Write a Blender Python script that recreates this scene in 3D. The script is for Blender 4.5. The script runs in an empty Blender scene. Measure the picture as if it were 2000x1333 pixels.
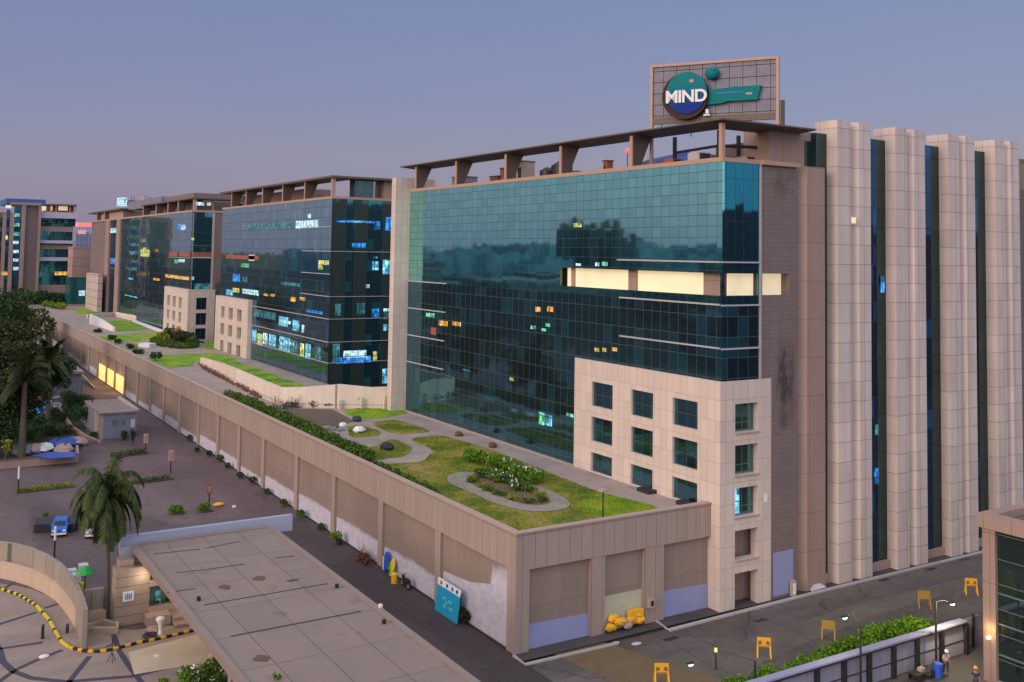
import bpy, bmesh, math, random
import numpy as np
from mathutils import Vector, Matrix
R = math.radians
S = bpy.context.scene
COL = S.collection

# ------------------------------------------------------------------ camera
CP = [0.55680143, 0.058243, 0.01634155, 1933.94986, 381.94904]
CH = 31.0
def _axes():
    yaw, pit, rol = CP[:3]
    cy, sy = math.cos(yaw), math.sin(yaw)
    f = np.array([sy*math.cos(pit), cy*math.cos(pit), math.sin(pit)])
    r = np.array([cy, -sy, 0.]); u = np.cross(r, f)
    c, s = math.cos(rol), math.sin(rol)
    return c*r+s*u, -s*r+c*u, f
AR, AU, AF = _axes()
cam = bpy.data.objects.new('camera', bpy.data.cameras.new('camera'))
COL.objects.link(cam)
m = Matrix.Identity(4)
for i in range(3):
    m[i][0] = AR[i]; m[i][1] = AU[i]; m[i][2] = -AF[i]
m[2][3] = CH
cam.matrix_world = m
cam.data.sensor_width = 36
cam.data.lens = 36*CP[3]/2000
cam.data.shift_y = (CP[4]-666.5)/2000
cam.data.clip_start = 1; cam.data.clip_end = 9000
S.camera = cam
# where a line of sight of the survey meets a real plane of the place
def _ray(x, y): return (x-1000)*AR-(y-CP[4])*AU+CP[3]*AF
def PZ(x, y, z=0.):
    d = _ray(x, y); t = (z-CH)/d[2]; return (d[0]*t, d[1]*t)
def PY(x, y, Y):
    d = _ray(x, y); t = Y/d[1]; return (d[0]*t, d[2]*t+CH)
def PX(x, y, X):
    d = _ray(x, y); t = X/d[0]; return (d[1]*t, d[2]*t+CH)

# ------------------------------------------------------------------ world, sun, exposure
SUN_EL, SUN_AZ = 17.0, 262.0      # azimuth clockwise from +y; low in the west-south-west
w = bpy.data.worlds.new('World'); S.world = w; w.use_nodes = True
nt = w.node_tree; nt.nodes.clear()
def N(nt, t, **k):
    n = nt.nodes.new(t)
    for a, b in k.items(): setattr(n, a, b)
    return n
sky = N(nt, 'ShaderNodeTexSky'); sky.sky_type = 'NISHITA'; sky.sun_disc = False
sky.sun_elevation = R(3); sky.sun_rotation = R(SUN_AZ); sky.dust_density = 2.5
bg1 = N(nt, 'ShaderNodeBackground'); bg1.inputs[1].default_value = 0.06
nt.links.new(sky.outputs[0], bg1.inputs[0])
tc = N(nt, 'ShaderNodeTexCoord'); sep = N(nt, 'ShaderNodeSeparateXYZ')
nt.links.new(tc.outputs['Generated'], sep.inputs[0])
rmp = N(nt, 'ShaderNodeValToRGB'); cr = rmp.color_ramp
cols = [(0.0, (.272, .238, .345)), (.06, (.262, .247, .378)), (.16, (.188, .215, .420)), (.30, (.150, .192, .400)), (.5, (.55, .60, .74)), (1.0, (.74, .80, .93))]  # upper stops, above the view, brightened as added fill
while len(cr.elements) < len(cols): cr.elements.new(.5)
for e, (p, c) in zip(cr.elements, cols): e.position = p; e.color = (*c, 1)
nt.links.new(sep.outputs[2], rmp.inputs[0])
# brighter, warmer towards the afterglow
dt = N(nt, 'ShaderNodeVectorMath', operation='DOT_PRODUCT')
gd = Vector((math.sin(R(SUN_AZ-10)), math.cos(R(SUN_AZ-10)), .22)).normalized()
dt.inputs[1].default_value = gd
nt.links.new(tc.outputs['Generated'], dt.inputs[0])
mr = N(nt, 'ShaderNodeMapRange'); mr.inputs[1].default_value = .35; mr.inputs[2].default_value = 1.0
nt.links.new(dt.outputs['Value'], mr.inputs[0])
pw = N(nt, 'ShaderNodeMath', operation='POWER'); pw.inputs[1].default_value = 2.0
nt.links.new(mr.outputs[0], pw.inputs[0])
glow = N(nt, 'ShaderNodeMix', data_type='RGBA', blend_type='ADD')
nt.links.new(pw.outputs[0], glow.inputs[0]); nt.links.new(rmp.outputs[0], glow.inputs[6])
glow.inputs[7].default_value = (1.5, 1.12, .84, 1)
bg2 = N(nt, 'ShaderNodeBackground'); bg2.inputs[1].default_value = .92
nt.links.new(glow.outputs[2], bg2.inputs[0])
dt2 = N(nt, 'ShaderNodeVectorMath', operation='DOT_PRODUCT'); dt2.inputs[1].default_value = Vector((-.15, -1, .35)).normalized()  # added southern sky fill, out of view, brightening front faces
nt.links.new(tc.outputs['Generated'], dt2.inputs[0])
mr2 = N(nt, 'ShaderNodeMapRange'); mr2.inputs[1].default_value = .1; mr2.inputs[2].default_value = 1.0; nt.links.new(dt2.outputs['Value'], mr2.inputs[0])
south_fill = N(nt, 'ShaderNodeMix', data_type='RGBA', blend_type='ADD'); nt.links.new(mr2.outputs[0], south_fill.inputs[0]); nt.links.new(glow.outputs[2], south_fill.inputs[6])
south_fill.inputs[7].default_value = (.54, .54, .62, 1); nt.links.new(south_fill.outputs[2], bg2.inputs[0])
add = N(nt, 'ShaderNodeAddShader'); ow = N(nt, 'ShaderNodeOutputWorld')
nt.links.new(bg1.outputs[0], add.inputs[0]); nt.links.new(bg2.outputs[0], add.inputs[1]); nt.links.new(add.outputs[0], ow.inputs[0])
sun = bpy.data.objects.new('sun', bpy.data.lights.new('sun', 'SUN')); COL.objects.link(sun)
sun.data.energy = 1.25; sun.data.angle = R(28); sun.data.color = (1.0, .80, .62)
sd = Vector((math.sin(R(SUN_AZ))*math.cos(R(SUN_EL)), math.cos(R(SUN_AZ))*math.cos(R(SUN_EL)), math.sin(R(SUN_EL))))
sun.rotation_euler = sd.to_track_quat('Z', 'Y').to_euler()
S.view_settings.view_transform = 'Standard'; S.view_settings.look = 'None'
S.view_settings.exposure = 0.0; S.view_settings.gamma = 1
S.cycles.max_bounces = 6; S.cycles.glossy_bounces = 4

# ------------------------------------------------------------------ materials
def newmat(name):
    mt = bpy.data.materials.new(name); mt.use_nodes = True
    nt = mt.node_tree; nt.nodes.clear()
    o = N(nt, 'ShaderNodeOutputMaterial'); b = N(nt, 'ShaderNodeBsdfPrincipled')
    nt.links.new(b.outputs[0], o.inputs[0])
    return mt, nt, b, o
def mth(nt, op, a, b=None, c=None):
    n = N(nt, 'ShaderNodeMath', operation=op)
    for i, v in enumerate((a, b, c)):
        if v is None: continue
        if isinstance(v, (int, float)): n.inputs[i].default_value = v
        else: nt.links.new(v, n.inputs[i])
    return n.outputs[0]
def mixc(nt, fac, a, b, blend='MIX'):
    n = N(nt, 'ShaderNodeMix', data_type='RGBA', blend_type=blend)
    for i, v in ((0, fac), (6, a), (7, b)):
        if isinstance(v, (int, float)): n.inputs[i].default_value = v
        elif isinstance(v, tuple): n.inputs[i].default_value = (*v[:3], 1)
        else: nt.links.new(v, n.inputs[i])
    return n.outputs[2]
def pos(nt):
    g = N(nt, 'ShaderNodeNewGeometry'); s = N(nt, 'ShaderNodeSeparateXYZ')
    nt.links.new(g.outputs['Position'], s.inputs[0]); return g, s
def noise(nt, scale, detail=4, rough=.6, vec=None, sc3=None):
    g = N(nt, 'ShaderNodeNewGeometry'); n = N(nt, 'ShaderNodeTexNoise')
    n.inputs['Scale'].default_value = scale; n.inputs['Detail'].default_value = detail; n.inputs['Roughness'].default_value = rough
    if sc3:
        mp = N(nt, 'ShaderNodeMapping'); mp.inputs['Scale'].default_value = sc3
        nt.links.new(g.outputs['Position'], mp.inputs[0]); nt.links.new(mp.outputs[0], n.inputs['Vector'])
    else: nt.links.new(g.outputs['Position'], n.inputs['Vector'])
    return n.outputs['Fac']
def ramp(nt, fac, stops):
    r = N(nt, 'ShaderNodeValToRGB')
    while len(r.color_ramp.elements) < len(stops): r.color_ramp.elements.new(.5)
    for e, (p, c) in zip(r.color_ramp.elements, stops): e.position = p; e.color = (*c, 1)
    nt.links.new(fac, r.inputs[0]); return r.outputs[0]
def bump(nt, b, h, strength=.3, dist=.05):
    n = N(nt, 'ShaderNodeBump'); n.inputs['Strength'].default_value = strength; n.inputs['Distance'].default_value = dist
    nt.links.new(h, n.inputs['Height']); nt.links.new(n.outputs[0], b.inputs['Normal'])
def plain(name, c, rough=.7, metal=0, var=.12, scale=1.5, spec=.5):
    mt, nt, b, o = newmat(name)
    f = noise(nt, scale, 5)
    k = mth(nt, 'MULTIPLY_ADD', f, 2*var, 1-var)
    cc = mixc(nt, 1.0, c, k, 'MULTIPLY')
    nt.links.new(cc, b.inputs['Base Color']); b.inputs['Roughness'].default_value = rough
    b.inputs['Metallic'].default_value = metal; b.inputs['Specular IOR Level'].default_value = spec
    return mt
def grid_mask(nt, pw_, ph, jw, horiz=False, ox=0., oz=0.):
    g, s = pos(nt)
    if horiz: u, v = s.outputs[0], s.outputs[1]
    else: u, v = mth(nt, 'ADD', s.outputs[0], s.outputs[1]), s.outputs[2]
    u = mth(nt, 'ADD', u, 1000*pw_+ox); v = mth(nt, 'ADD', v, 1000*ph+oz)
    fu = mth(nt, 'MODULO', u, pw_); fv = mth(nt, 'MODULO', v, ph)
    m_ = mth(nt, 'MAXIMUM', mth(nt, 'LESS_THAN', fu, jw), mth(nt, 'LESS_THAN', fv, jw))
    iu = mth(nt, 'FLOOR', mth(nt, 'DIVIDE', u, pw_)); iv = mth(nt, 'FLOOR', mth(nt, 'DIVIDE', v, ph))
    cb = N(nt, 'ShaderNodeCombineXYZ'); nt.links.new(iu, cb.inputs[0]); nt.links.new(iv, cb.inputs[1])
    wn = N(nt, 'ShaderNodeTexWhiteNoise'); nt.links.new(cb.outputs[0], wn.inputs[0])
    return m_, wn, s
def panel(name, c, joint, pw_, ph, jw=.03, var=.08, rough=.75, streak=.18, horiz=False, ox=0., oz=0., dirt=None):
    mt, nt, b, o = newmat(name)
    m_, wn, s = grid_mask(nt, pw_, ph, jw, horiz, ox, oz)
    k = mth(nt, 'MULTIPLY_ADD', wn.outputs['Value'], 2*var, 1-var)
    cc = mixc(nt, 1.0, c, k, 'MULTIPLY')
    st = noise(nt, 1.0, 5, .65, sc3=(1.1, 1.1, .12) if not horiz else (.35, .35, .35))
    k2 = mth(nt, 'MULTIPLY_ADD', st, 2*streak, 1-streak)
    cc = mixc(nt, 1.0, cc, k2, 'MULTIPLY')
    if dirt:
        d = noise(nt, dirt[1], 6, .7)
        d = mth(nt, 'SMOOTH_MAX', mth(nt, 'MULTIPLY', mth(nt, 'SUBTRACT', d, dirt[2]), 6.0), 0.0, .1)
        d = mth(nt, 'MINIMUM', d, 1.0)
        cc = mixc(nt, d, cc, dirt[0])
    cc = mixc(nt, m_, cc, joint)
    nt.links.new(cc, b.inputs['Base Color']); b.inputs['Roughness'].default_value = rough
    bump(nt, b, mth(nt, 'SUBTRACT', 1.0, m_), .4, .02)
    return mt
def glass(name, tint, inner, pw_, ph, mull=(.02, .03, .035), jw=.07, metal=.8, jit=.006, ox=0., oz=0., lit=None):
    mt, nt, b, o = newmat(name)
    m_, wn, s = grid_mask(nt, pw_, ph, jw, False, ox, oz)
    k = mth(nt, 'MULTIPLY_ADD', wn.outputs['Value'], .16, .92)
    cc = mixc(nt, 1.0, tint, k, 'MULTIPLY')
    nt.links.new(cc, b.inputs['Base Color']); b.inputs['Metallic'].default_value = 1; b.inputs['Roughness'].default_value = .035
    g = N(nt, 'ShaderNodeNewGeometry')
    v1 = N(nt, 'ShaderNodeVectorMath', operation='SUBTRACT'); nt.links.new(wn.outputs['Color'], v1.inputs[0]); v1.inputs[1].default_value = (.5, .5, .5)
    v2 = N(nt, 'ShaderNodeVectorMath', operation='SCALE'); nt.links.new(v1.outputs[0], v2.inputs[0]); v2.inputs['Scale'].default_value = jit*2
    # slow warp of the sheets
    nz = N(nt, 'ShaderNodeTexNoise'); nz.inputs['Scale'].default_value = .35; nt.links.new(g.outputs['Position'], nz.inputs['Vector'])
    v3 = N(nt, 'ShaderNodeVectorMath', operation='SUBTRACT'); nt.links.new(nz.outputs['Color'], v3.inputs[0]); v3.inputs[1].default_value = (.5, .5, .5)
    v4 = N(nt, 'ShaderNodeVectorMath', operation='SCALE'); nt.links.new(v3.outputs[0], v4.inputs[0]); v4.inputs['Scale'].default_value = jit*2.5
    v5 = N(nt, 'ShaderNodeVectorMath', operation='ADD'); nt.links.new(v2.outputs[0], v5.inputs[0]); nt.links.new(v4.outputs[0], v5.inputs[1])
    v6 = N(nt, 'ShaderNodeVectorMath', operation='ADD'); nt.links.new(g.outputs['Normal'], v6.inputs[0]); nt.links.new(v5.outputs[0], v6.inputs[1])
    v7 = N(nt, 'ShaderNodeVectorMath', operation='NORMALIZE'); nt.links.new(v6.outputs[0], v7.inputs[0])
    nt.links.new(v7.outputs[0], b.inputs['Normal'])
    d = N(nt, 'ShaderNodeBsdfPrincipled'); d.inputs['Base Color'].default_value = (*inner, 1); d.inputs['Roughness'].default_value = .5
    if lit:   # faint office light behind some panes
        sel = mth(nt, 'GREATER_THAN', wn.outputs['Value'], 1-lit[1])
        d.inputs['Emission Color'].default_value = (*lit[0], 1); nt.links.new(mth(nt, 'MULTIPLY', sel, lit[2]), d.inputs['Emission Strength'])
    mx = N(nt, 'ShaderNodeMixShader'); mx.inputs[0].default_value = metal
    nt.links.new(d.outputs[0], mx.inputs[1]); nt.links.new(b.outputs[0], mx.inputs[2])
    mu = N(nt, 'ShaderNodeBsdfPrincipled'); mu.inputs['Base Color'].default_value = (*mull, 1); mu.inputs['Roughness'].default_value = .45
    m2 = N(nt, 'ShaderNodeMixShader'); nt.links.new(m_, m2.inputs[0]); nt.links.new(mx.outputs[0], m2.inputs[1]); nt.links.new(mu.outputs[0], m2.inputs[2])
    nt.links.new(m2.outputs[0], o.inputs[0])
    return mt
def emit(name, c, s=1.0, var=.25, scale=.9, base=(.3, .3, .3)):
    mt, nt, b, o = newmat(name)
    b.inputs['Base Color'].default_value = (*base, 1)
    f = noise(nt, scale, 3); k = mth(nt, 'MULTIPLY_ADD', f, 2*var*s, s*(1-var))
    b.inputs['Emission Color'].default_value = (*c, 1); nt.links.new(k, b.inputs['Emission Strength'])
    return mt
def room(name, c, c2, s=.8):
    """a lit room behind glass: ceiling lights, blinds and furniture break it up, mullions cross it"""
    mt, nt, b, o = newmat(name)
    m_, wn, sp = grid_mask(nt, 1.35, 1.83, .10)
    m2, w2, _ = grid_mask(nt, .45, .61, .02, ox=.2)
    f = noise(nt, 1.4, 4, .75, sc3=(1, 1, .7)); f3 = noise(nt, .35, 2)
    k = mth(nt, 'MULTIPLY', mth(nt, 'MULTIPLY_ADD', w2.outputs['Value'], .7, .3), mth(nt, 'POWER', mth(nt, 'MULTIPLY', f, 1.9), 2.2))
    k = mth(nt, 'MULTIPLY', k, mth(nt, 'SUBTRACT', 1.0, mth(nt, 'MULTIPLY', m_, .88)))
    k = mth(nt, 'MULTIPLY', k, s*1.5)
    b.inputs['Base Color'].default_value = (.01, .03, .04, 1); b.inputs['Roughness'].default_value = .15
    nt.links.new(mixc(nt, mth(nt, 'MULTIPLY', w2.outputs['Value'], f3), c, c2), b.inputs['Emission Color']); nt.links.new(k, b.inputs['Emission Strength'])
    return mt
def leafmat(name, stops, rough=.6, sc=.35, trans=.15):
    mt, nt, b, o = newmat(name)
    g = N(nt, 'ShaderNodeNewGeometry')
    f = noise(nt, sc, 3)
    k = mth(nt, 'ADD', mth(nt, 'MULTIPLY', g.outputs['Random Per Island'], .55), mth(nt, 'MULTIPLY', f, .5))
    nt.links.new(ramp(nt, k, stops), b.inputs['Base Color']); b.inputs['Roughness'].default_value = rough
    b.inputs['Specular IOR Level'].default_value = .25
    tr = N(nt, 'ShaderNodeBsdfTranslucent'); nt.links.new(ramp(nt, k, stops), tr.inputs[0])
    mx = N(nt, 'ShaderNodeMixShader'); mx.inputs[0].default_value = trans
    nt.links.new(b.outputs[0], mx.inputs[1]); nt.links.new(tr.outputs[0], mx.inputs[2]); nt.links.new(mx.outputs[0], o.inputs[0])
    return mt
def N_col(nt, v):
    s_ = N(nt, 'ShaderNodeSeparateColor'); nt.links.new(v.outputs['Color'], s_.inputs[0]); return s_.outputs[0]
def groundmat(name, stops, sc=.15, sc2=2.5, rough=.85, bs=.2, stretch=None, crack=0):
    mt, nt, b, o = newmat(name)
    f = noise(nt, sc, 6, .6, sc3=stretch); f2 = noise(nt, sc2, 5, .7)
    k = mth(nt, 'ADD', mth(nt, 'MULTIPLY', f, .7), mth(nt, 'MULTIPLY', f2, .3))
    cc = ramp(nt, k, stops)
    if crack:
        g = N(nt, 'ShaderNodeNewGeometry'); nz = N(nt, 'ShaderNodeTexNoise'); nz.inputs['Scale'].default_value = .5; nt.links.new(g.outputs['Position'], nz.inputs['Vector'])
        av = N(nt, 'ShaderNodeVectorMath', operation='MULTIPLY_ADD'); nt.links.new(nz.outputs['Color'], av.inputs[0]); av.inputs[1].default_value = (2.5, 2.5, 0); nt.links.new(g.outputs['Position'], av.inputs[2])
        vo = N(nt, 'ShaderNodeTexVoronoi', feature='DISTANCE_TO_EDGE'); vo.inputs['Scale'].default_value = crack; nt.links.new(av.outputs[0], vo.inputs['Vector'])
        cm = mth(nt, 'LESS_THAN', vo.outputs['Distance'], .05*crack)
        cc = mixc(nt, mth(nt, 'MULTIPLY', cm, .45), cc, (.02, .015, .015))
        st = noise(nt, .9, 6, .8); sm = mth(nt, 'MINIMUM', mth(nt, 'MAXIMUM', mth(nt, 'MULTIPLY', mth(nt, 'SUBTRACT', st, .60), 7.0), 0.0), .55)
        cc = mixc(nt, sm, cc, (.035, .026, .028))
        v2 = N(nt, 'ShaderNodeTexVoronoi', feature='F1'); v2.inputs['Scale'].default_value = crack*.55; nt.links.new(av.outputs[0], v2.inputs['Vector'])
        cc = mixc(nt, 1.0, cc, mth(nt, 'MULTIPLY_ADD', N_col(nt, v2), .36, .82), 'MULTIPLY')
    nt.links.new(cc, b.inputs['Base Color']); b.inputs['Roughness'].default_value = rough
    bump(nt, b, f2, bs, .03)
    return mt
M = {}
M['stone'] = panel('pale_stone_cladding', (.60, .495, .44), (.33, .25, .21), .92, 1.83, .03, .06, .6, .10)
M['column'] = panel('column_stone', (.575, .48, .445), (.20, .15, .135), 2.12, 1.9, .045, .07, .6, .28)
M['brown'] = panel('brown_wall_cladding', (.19, .142, .135), (.12, .085, .08), 1.5, .42, .03, .05, .75, .14, dirt=((.07, .045, .045), .25, .60))
mtb = M['brown']; ntb = mtb.node_tree; bsd = [n for n in ntb.nodes if n.type == 'BSDF_PRINCIPLED'][0]; src = bsd.inputs['Base Color'].links[0].from_socket
gb, sbx = pos(ntb)
fx_ = mth(ntb, 'SUBTRACT', 1.0, mth(ntb, 'DIVIDE', mth(ntb, 'ABSOLUTE', mth(ntb, 'SUBTRACT', sbx.outputs[0], 70.6)), 1.5))
fz_ = mth(ntb, 'SUBTRACT', 1.0, mth(ntb, 'DIVIDE', mth(ntb, 'ABSOLUTE', mth(ntb, 'SUBTRACT', sbx.outputs[2], 19.6)), 4.6))
sf_ = mth(ntb, 'MULTIPLY', mth(ntb, 'MAXIMUM', fx_, 0.0), mth(ntb, 'MAXIMUM', fz_, 0.0))
nf_ = mth(ntb, 'MULTIPLY', mth(ntb, 'MAXIMUM', mth(ntb, 'SUBTRACT', noise(ntb, 1.0, 5, .7, sc3=(1.6, 1.6, .45)), .36), 0.0), 9.0)
ntb.links.new(mixc(ntb, mth(ntb, 'MINIMUM', mth(ntb, 'MULTIPLY', sf_, nf_), .85), src, (.045, .032, .034)), bsd.inputs['Base Color'])
M['pier'] = panel('tan_pier_render', (.31, .215, .18), (.15, .10, .09), 2.2, 3.6, .04, .06, .7, .15)
M['podium'] = panel('podium_cladding', (.335, .26, .225), (.17, .11, .095), 1.12, 9.0, .04, .05, .7, .12)
M['podium_bay'] = panel('podium_bay_panel', (.25, .187, .158), (.17, .115, .095), 3.9, 3.3, .03, .06, .8, .16)
M['coping'] = plain('coping_stone', (.40, .29, .25), .7, var=.15, scale=.8)
M['whitewash'] = plain('whitewashed_plinth', (.50, .47, .55), .8, var=.16, scale=.7)
mt, nt_, b_, o_ = newmat('whitewash_over_render')
tcc = N(nt_, 'ShaderNodeTexCoord'); sxx = N(nt_, 'ShaderNodeSeparateXYZ'); nt_.links.new(tcc.outputs['Generated'], sxx.inputs[0])
lev = mth(nt_, 'ADD', sxx.outputs[2], mth(nt_, 'MULTIPLY', mth(nt_, 'SUBTRACT', noise(nt_, .8, 6, .7), .5), .55))
fac = N(nt_, 'ShaderNodeMapRange'); fac.inputs[1].default_value = .99; fac.inputs[2].default_value = .80; nt_.links.new(lev, fac.inputs[0])
cw_ = ramp(nt_, noise(nt_, 1.6, 6, .75), [(.26, (.24, .20, .20)), (.38, (.44, .41, .47)), (.6, (.54, .51, .60))])
nt_.links.new(mixc(nt_, fac.outputs[0], (.24, .18, .152), cw_), b_.inputs['Base Color']); b_.inputs['Roughness'].default_value = .85
M['plinthmix'] = mt
M['blueplinth'] = plain('pale_blue_plinth', (.26, .29, .50), .7, var=.12, scale=.5)
M['glass1'] = glass('teal_mirror_glass', (.40, .93, .86), (.004, .03, .045), 1.27, 1.0, mull=(.03, .055, .06), oz=.3, metal=.82, jw=.045, jit=.0022, lit=None)
M['glass1b'] = glass('reflection_dark_glass', (.13, .38, .48), (.002, .012, .02), 1.27, 1.83, mull=(.05, .075, .08), jw=.055, metal=.55, jit=.004, lit=((.04, .30, .42), .14, .10))  # dark reflected city put into the tint of the lower panes
M['glass2'] = glass('grey_mirror_glass', (.46, .74, .74), (.006, .03, .045), 1.35, 1.83, metal=.82, jw=.05, jit=.0025, lit=((.1, .45, .75), .05, .25))
M['glass2b'] = glass('reflection_navy_glass', (.20, .42, .56), (.003, .016, .03), 1.35, 1.83, mull=(.05, .065, .08), metal=.6, jw=.055, jit=.004, lit=((.05, .35, .5), .14, .14))  # navy tint stands in for the dark reflection in lower panes
M['glassdark'] = glass('dark_teal_glass', (.07, .40, .46), (.002, .03, .045), 1.35, 1.83, metal=.55, jw=.06, lit=((.02, .35, .5), .1, .12))
M['glassfront'] = glass('deep_teal_corner_glass', (.028, .36, .50), (.002, .03, .05), 1.05, 3.8, metal=.6, jw=.04)
M['glassgreen'] = glass('green_black_glass', (.09, .16, .15), (.004, .012, .012), 1.9, 1.9, metal=.5, jw=.08)
M['glassnavy'] = glass('navy_strip_glass', (.03, .15, .28), (.002, .02, .06), 1.2, 1.9, metal=.5, jw=.06, lit=((.02, .25, .7), .08, .16))
M['glassolive'] = glass('dark_olive_spandrel_glass', (.13, .26, .25), (.03, .055, .052), 1.35, 2.4, metal=.35, jw=.05)
M['dark'] = plain('dark_metal', (.025, .02, .022), .5, var=.1)
M['rim'] = plain('dark_rim_paint', (.05, .03, .03), .7, spec=.15)
M['soffit'] = plain('brown_metal_soffit', (.12, .088, .075), .6, var=.12)
M['tan'] = plain('tan_painted_steel', (.42, .27, .20), .6, var=.1)
M['lightstrip'] = plain('pale_sill', (.42, .40, .42), .5, var=.1)
M['trimwhite'] = plain('pale_trim', (.42, .34, .34), .5, var=.08)
M['framedark'] = plain('window_frame_teal', (.10, .16, .16), .4, var=.1)
M['pane'] = glass('window_pane', (.20, .42, .38), (.01, .05, .045), 5.0, 6.0, metal=.5, jw=.0)
M['paneb'] = glass('window_pane_navy', (.10, .22, .36), (.002, .02, .04), 5.0, 6.0, metal=.5, jw=.0)
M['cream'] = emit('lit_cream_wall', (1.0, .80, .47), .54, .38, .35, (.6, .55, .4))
M['lit_white'] = room('lit_room_white', (.70, .95, 1.0), (.2, .6, .8), 1.05)
M['lit_cyan'] = room('lit_room_cyan', (.10, .60, .95), (.5, .9, 1.0), 0.85)
M['lit_blue'] = room('lit_room_blue', (.01, .25, .95), (.1, .5, 1.0), 0.85)
M['lit_dim'] = room('lit_room_dim', (.06, .34, .44), (.2, .5, .5), 0.4)
M['lit_orange'] = room('lit_room_orange', (1.0, .42, .03), (1.0, .65, .2), 0.95)
M['lit_yellow'] = room('lit_room_yellow', (.85, .80, .10), (.95, .95, .5), 0.75)
M['lit_amber'] = emit('lit_amber_doorway', (1.0, .60, .13), 1.2, .25, .5)
M['lit_green'] = room('lit_room_green', (.10, .85, .40), (.6, 1.0, .7), 0.7)
M['lit_red'] = emit('lit_red_sign', (1.0, .10, .12), .8, .2, .1)
M['lamp_head'] = emit('lamp_glow', (1.0, .90, .55), 6.0, .02)
M['redbrick'] = plain('rust_red_wall', (.32, .09, .06), .7, var=.35, scale=1.2)
M['white'] = plain('white_paint', (.74, .72, .72), .6, var=.08)
M['yellow'] = plain('yellow_paint', (.78, .40, .02), .5, var=.12, scale=3)
M['yellowlemon'] = plain('lemon_yellow_paint', (.70, .56, .03), .5, var=.12, scale=3)
M['black'] = plain('black_paint', (.02, .02, .022), .5)
M['blue'] = plain('blue_plastic', (.02, .09, .50), .45, var=.2)
M['tarp'] = plain('blue_tarpaulin', (.03, .09, .42), .5, var=.35, scale=2)
M['cyanboard'] = plain('cyan_board', (.01, .30, .50), .5, var=.12)
M['bluecar'] = plain('blue_car_paint', (.02, .12, .50), .25, var=.05)
M['greycar'] = plain('grey_car_paint', (.22, .20, .24), .3, var=.05)
M['carglass'] = plain('car_glass', (.01, .015, .03), .08, var=.02)
M['tyre'] = plain('rubber', (.02, .02, .02), .8)
M['green'] = plain('green_umbrella_cloth', (.02, .35, .06), .6)
M['teal'] = plain('teal_sign_paint', (.002, .17, .18), .65, var=.12, scale=.7, spec=.15)
M['orange'] = plain('orange_roof_tile', (.50, .13, .05), .6, var=.2)
M['bark'] = plain('bark', (.10, .08, .065), .9, var=.35, scale=4)
M['signpink'] = plain('pink_board_paint', (.46, .27, .22), .7)
M['terracotta'] = plain('terracotta', (.26, .10, .06), .8)
M['rust'] = plain('rusty_scrap', (.13, .05, .03), .9, var=.5, scale=2.5)
M['bluegrey'] = panel('blue_grey_sheet_wall', (.19, .20, .27), (.10, .10, .14), .6, 2.9, .04, .08, .6, .15)
M['fence'] = panel('fence_sheet', (.27, .26, .33), (.15, .15, .19), 2.6, 9, .04, .05, .6, .12)
M['fencecap'] = plain('fence_cap', (.27, .27, .40), .5, var=.06)
M['beam'] = plain('pale_blue_beam_paint', (.36, .38, .50), .6, var=.10, scale=.8)
M['gateroof'] = panel('roof_sheet', (.238, .182, .160), (.09, .062, .056), 3.1, 5.4, .05, .05, .9, .22, horiz=True, ox=1.0, dirt=((.15, .10, .09), .35, .58))
M['gatewall'] = panel('gatehouse_stone_courses', (.33, .245, .19), (.15, .10, .075), 9.0, .78, .05, .05, .75, .2)
M['curved'] = panel('curved_wall_stone', (.30, .25, .205), (.12, .10, .08), 1.6, 9, .06, .07, .8, .15)
M['curvedlow'] = panel('curved_low_wall_render', (.52, .385, .29), (.33, .23, .17), 2.4, 1.3, .03, .05, .8, .15)
M['asphalt'] = groundmat('parking_asphalt', [(.3, (.082, .054, .060)), (.5, (.112, .075, .081)), (.7, (.15, .102, .104))], .12, 1.2, .8, stretch=(1.6, .35, 1), crack=.11)
M['asphaltdark'] = groundmat('lane_asphalt', [(.3, (.048, .034, .036)), (.55, (.066, .047, .049)), (.75, (.09, .066, .066))], .10, 1.6, .8, stretch=(2, .4, 1), crack=.16)
M['road'] = groundmat('road_asphalt', [(.34, (.058, .047, .048)), (.5, (.095, .078, .073)), (.64, (.145, .122, .106))], .11, 1.0, .75, stretch=(.35, 1.3, 1), crack=.15)
M['footway'] = groundmat('footway_concrete', [(.3, (.045, .038, .042)), (.7, (.085, .07, .072))], .3, 3, .85)
M['plaza'] = groundmat('plaza_paving', [(.3, (.21, .16, .145)), (.5, (.28, .215, .185)), (.7, (.35, .275, .225))], .2, 2.0, .8, stretch=(.5, 1.4, 1))
M['plazaband'] = plain('dark_paving_band', (.055, .052, .075), .8, var=.2)
M['kerb'] = plain('kerb_stone', (.42, .38, .40), .8, var=.2, scale=.6)
M['earth'] = groundmat('earth_far', [(.3, (.014, .022, .014)), (.6, (.022, .028, .018)), (.8, (.04, .038, .03))], .02, .2, .95)
M['terrace'] = groundmat('terrace_path', [(.3, (.24, .19, .175)), (.5, (.33, .262, .24)), (.7, (.41, .33, .295))], .25, 2.2, .85)
M['gravel'] = groundmat('grey_path', [(.3, (.24, .20, .195)), (.7, (.34, .29, .28))], .5, 3, .85)
M['soil'] = groundmat('bare_soil', [(.3, (.105, .07, .05)), (.7, (.15, .10, .075))], .8, 4, .95)
M['grassold'] = groundmat('dry_grass', [(.36, (.066, .12, .006)), (.46, (.125, .17, .010)), (.53, (.24, .215, .025)), (.62, (.34, .245, .11))], .22, 1.6, .95, .5)
M['grass'] = groundmat('green_grass', [(.34, (.065, .17, .003)), (.46, (.13, .27, .005)), (.56, (.24, .36, .008)), (.68, (.36, .36, .05))], .25, 1.4, .95, .5)
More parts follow.
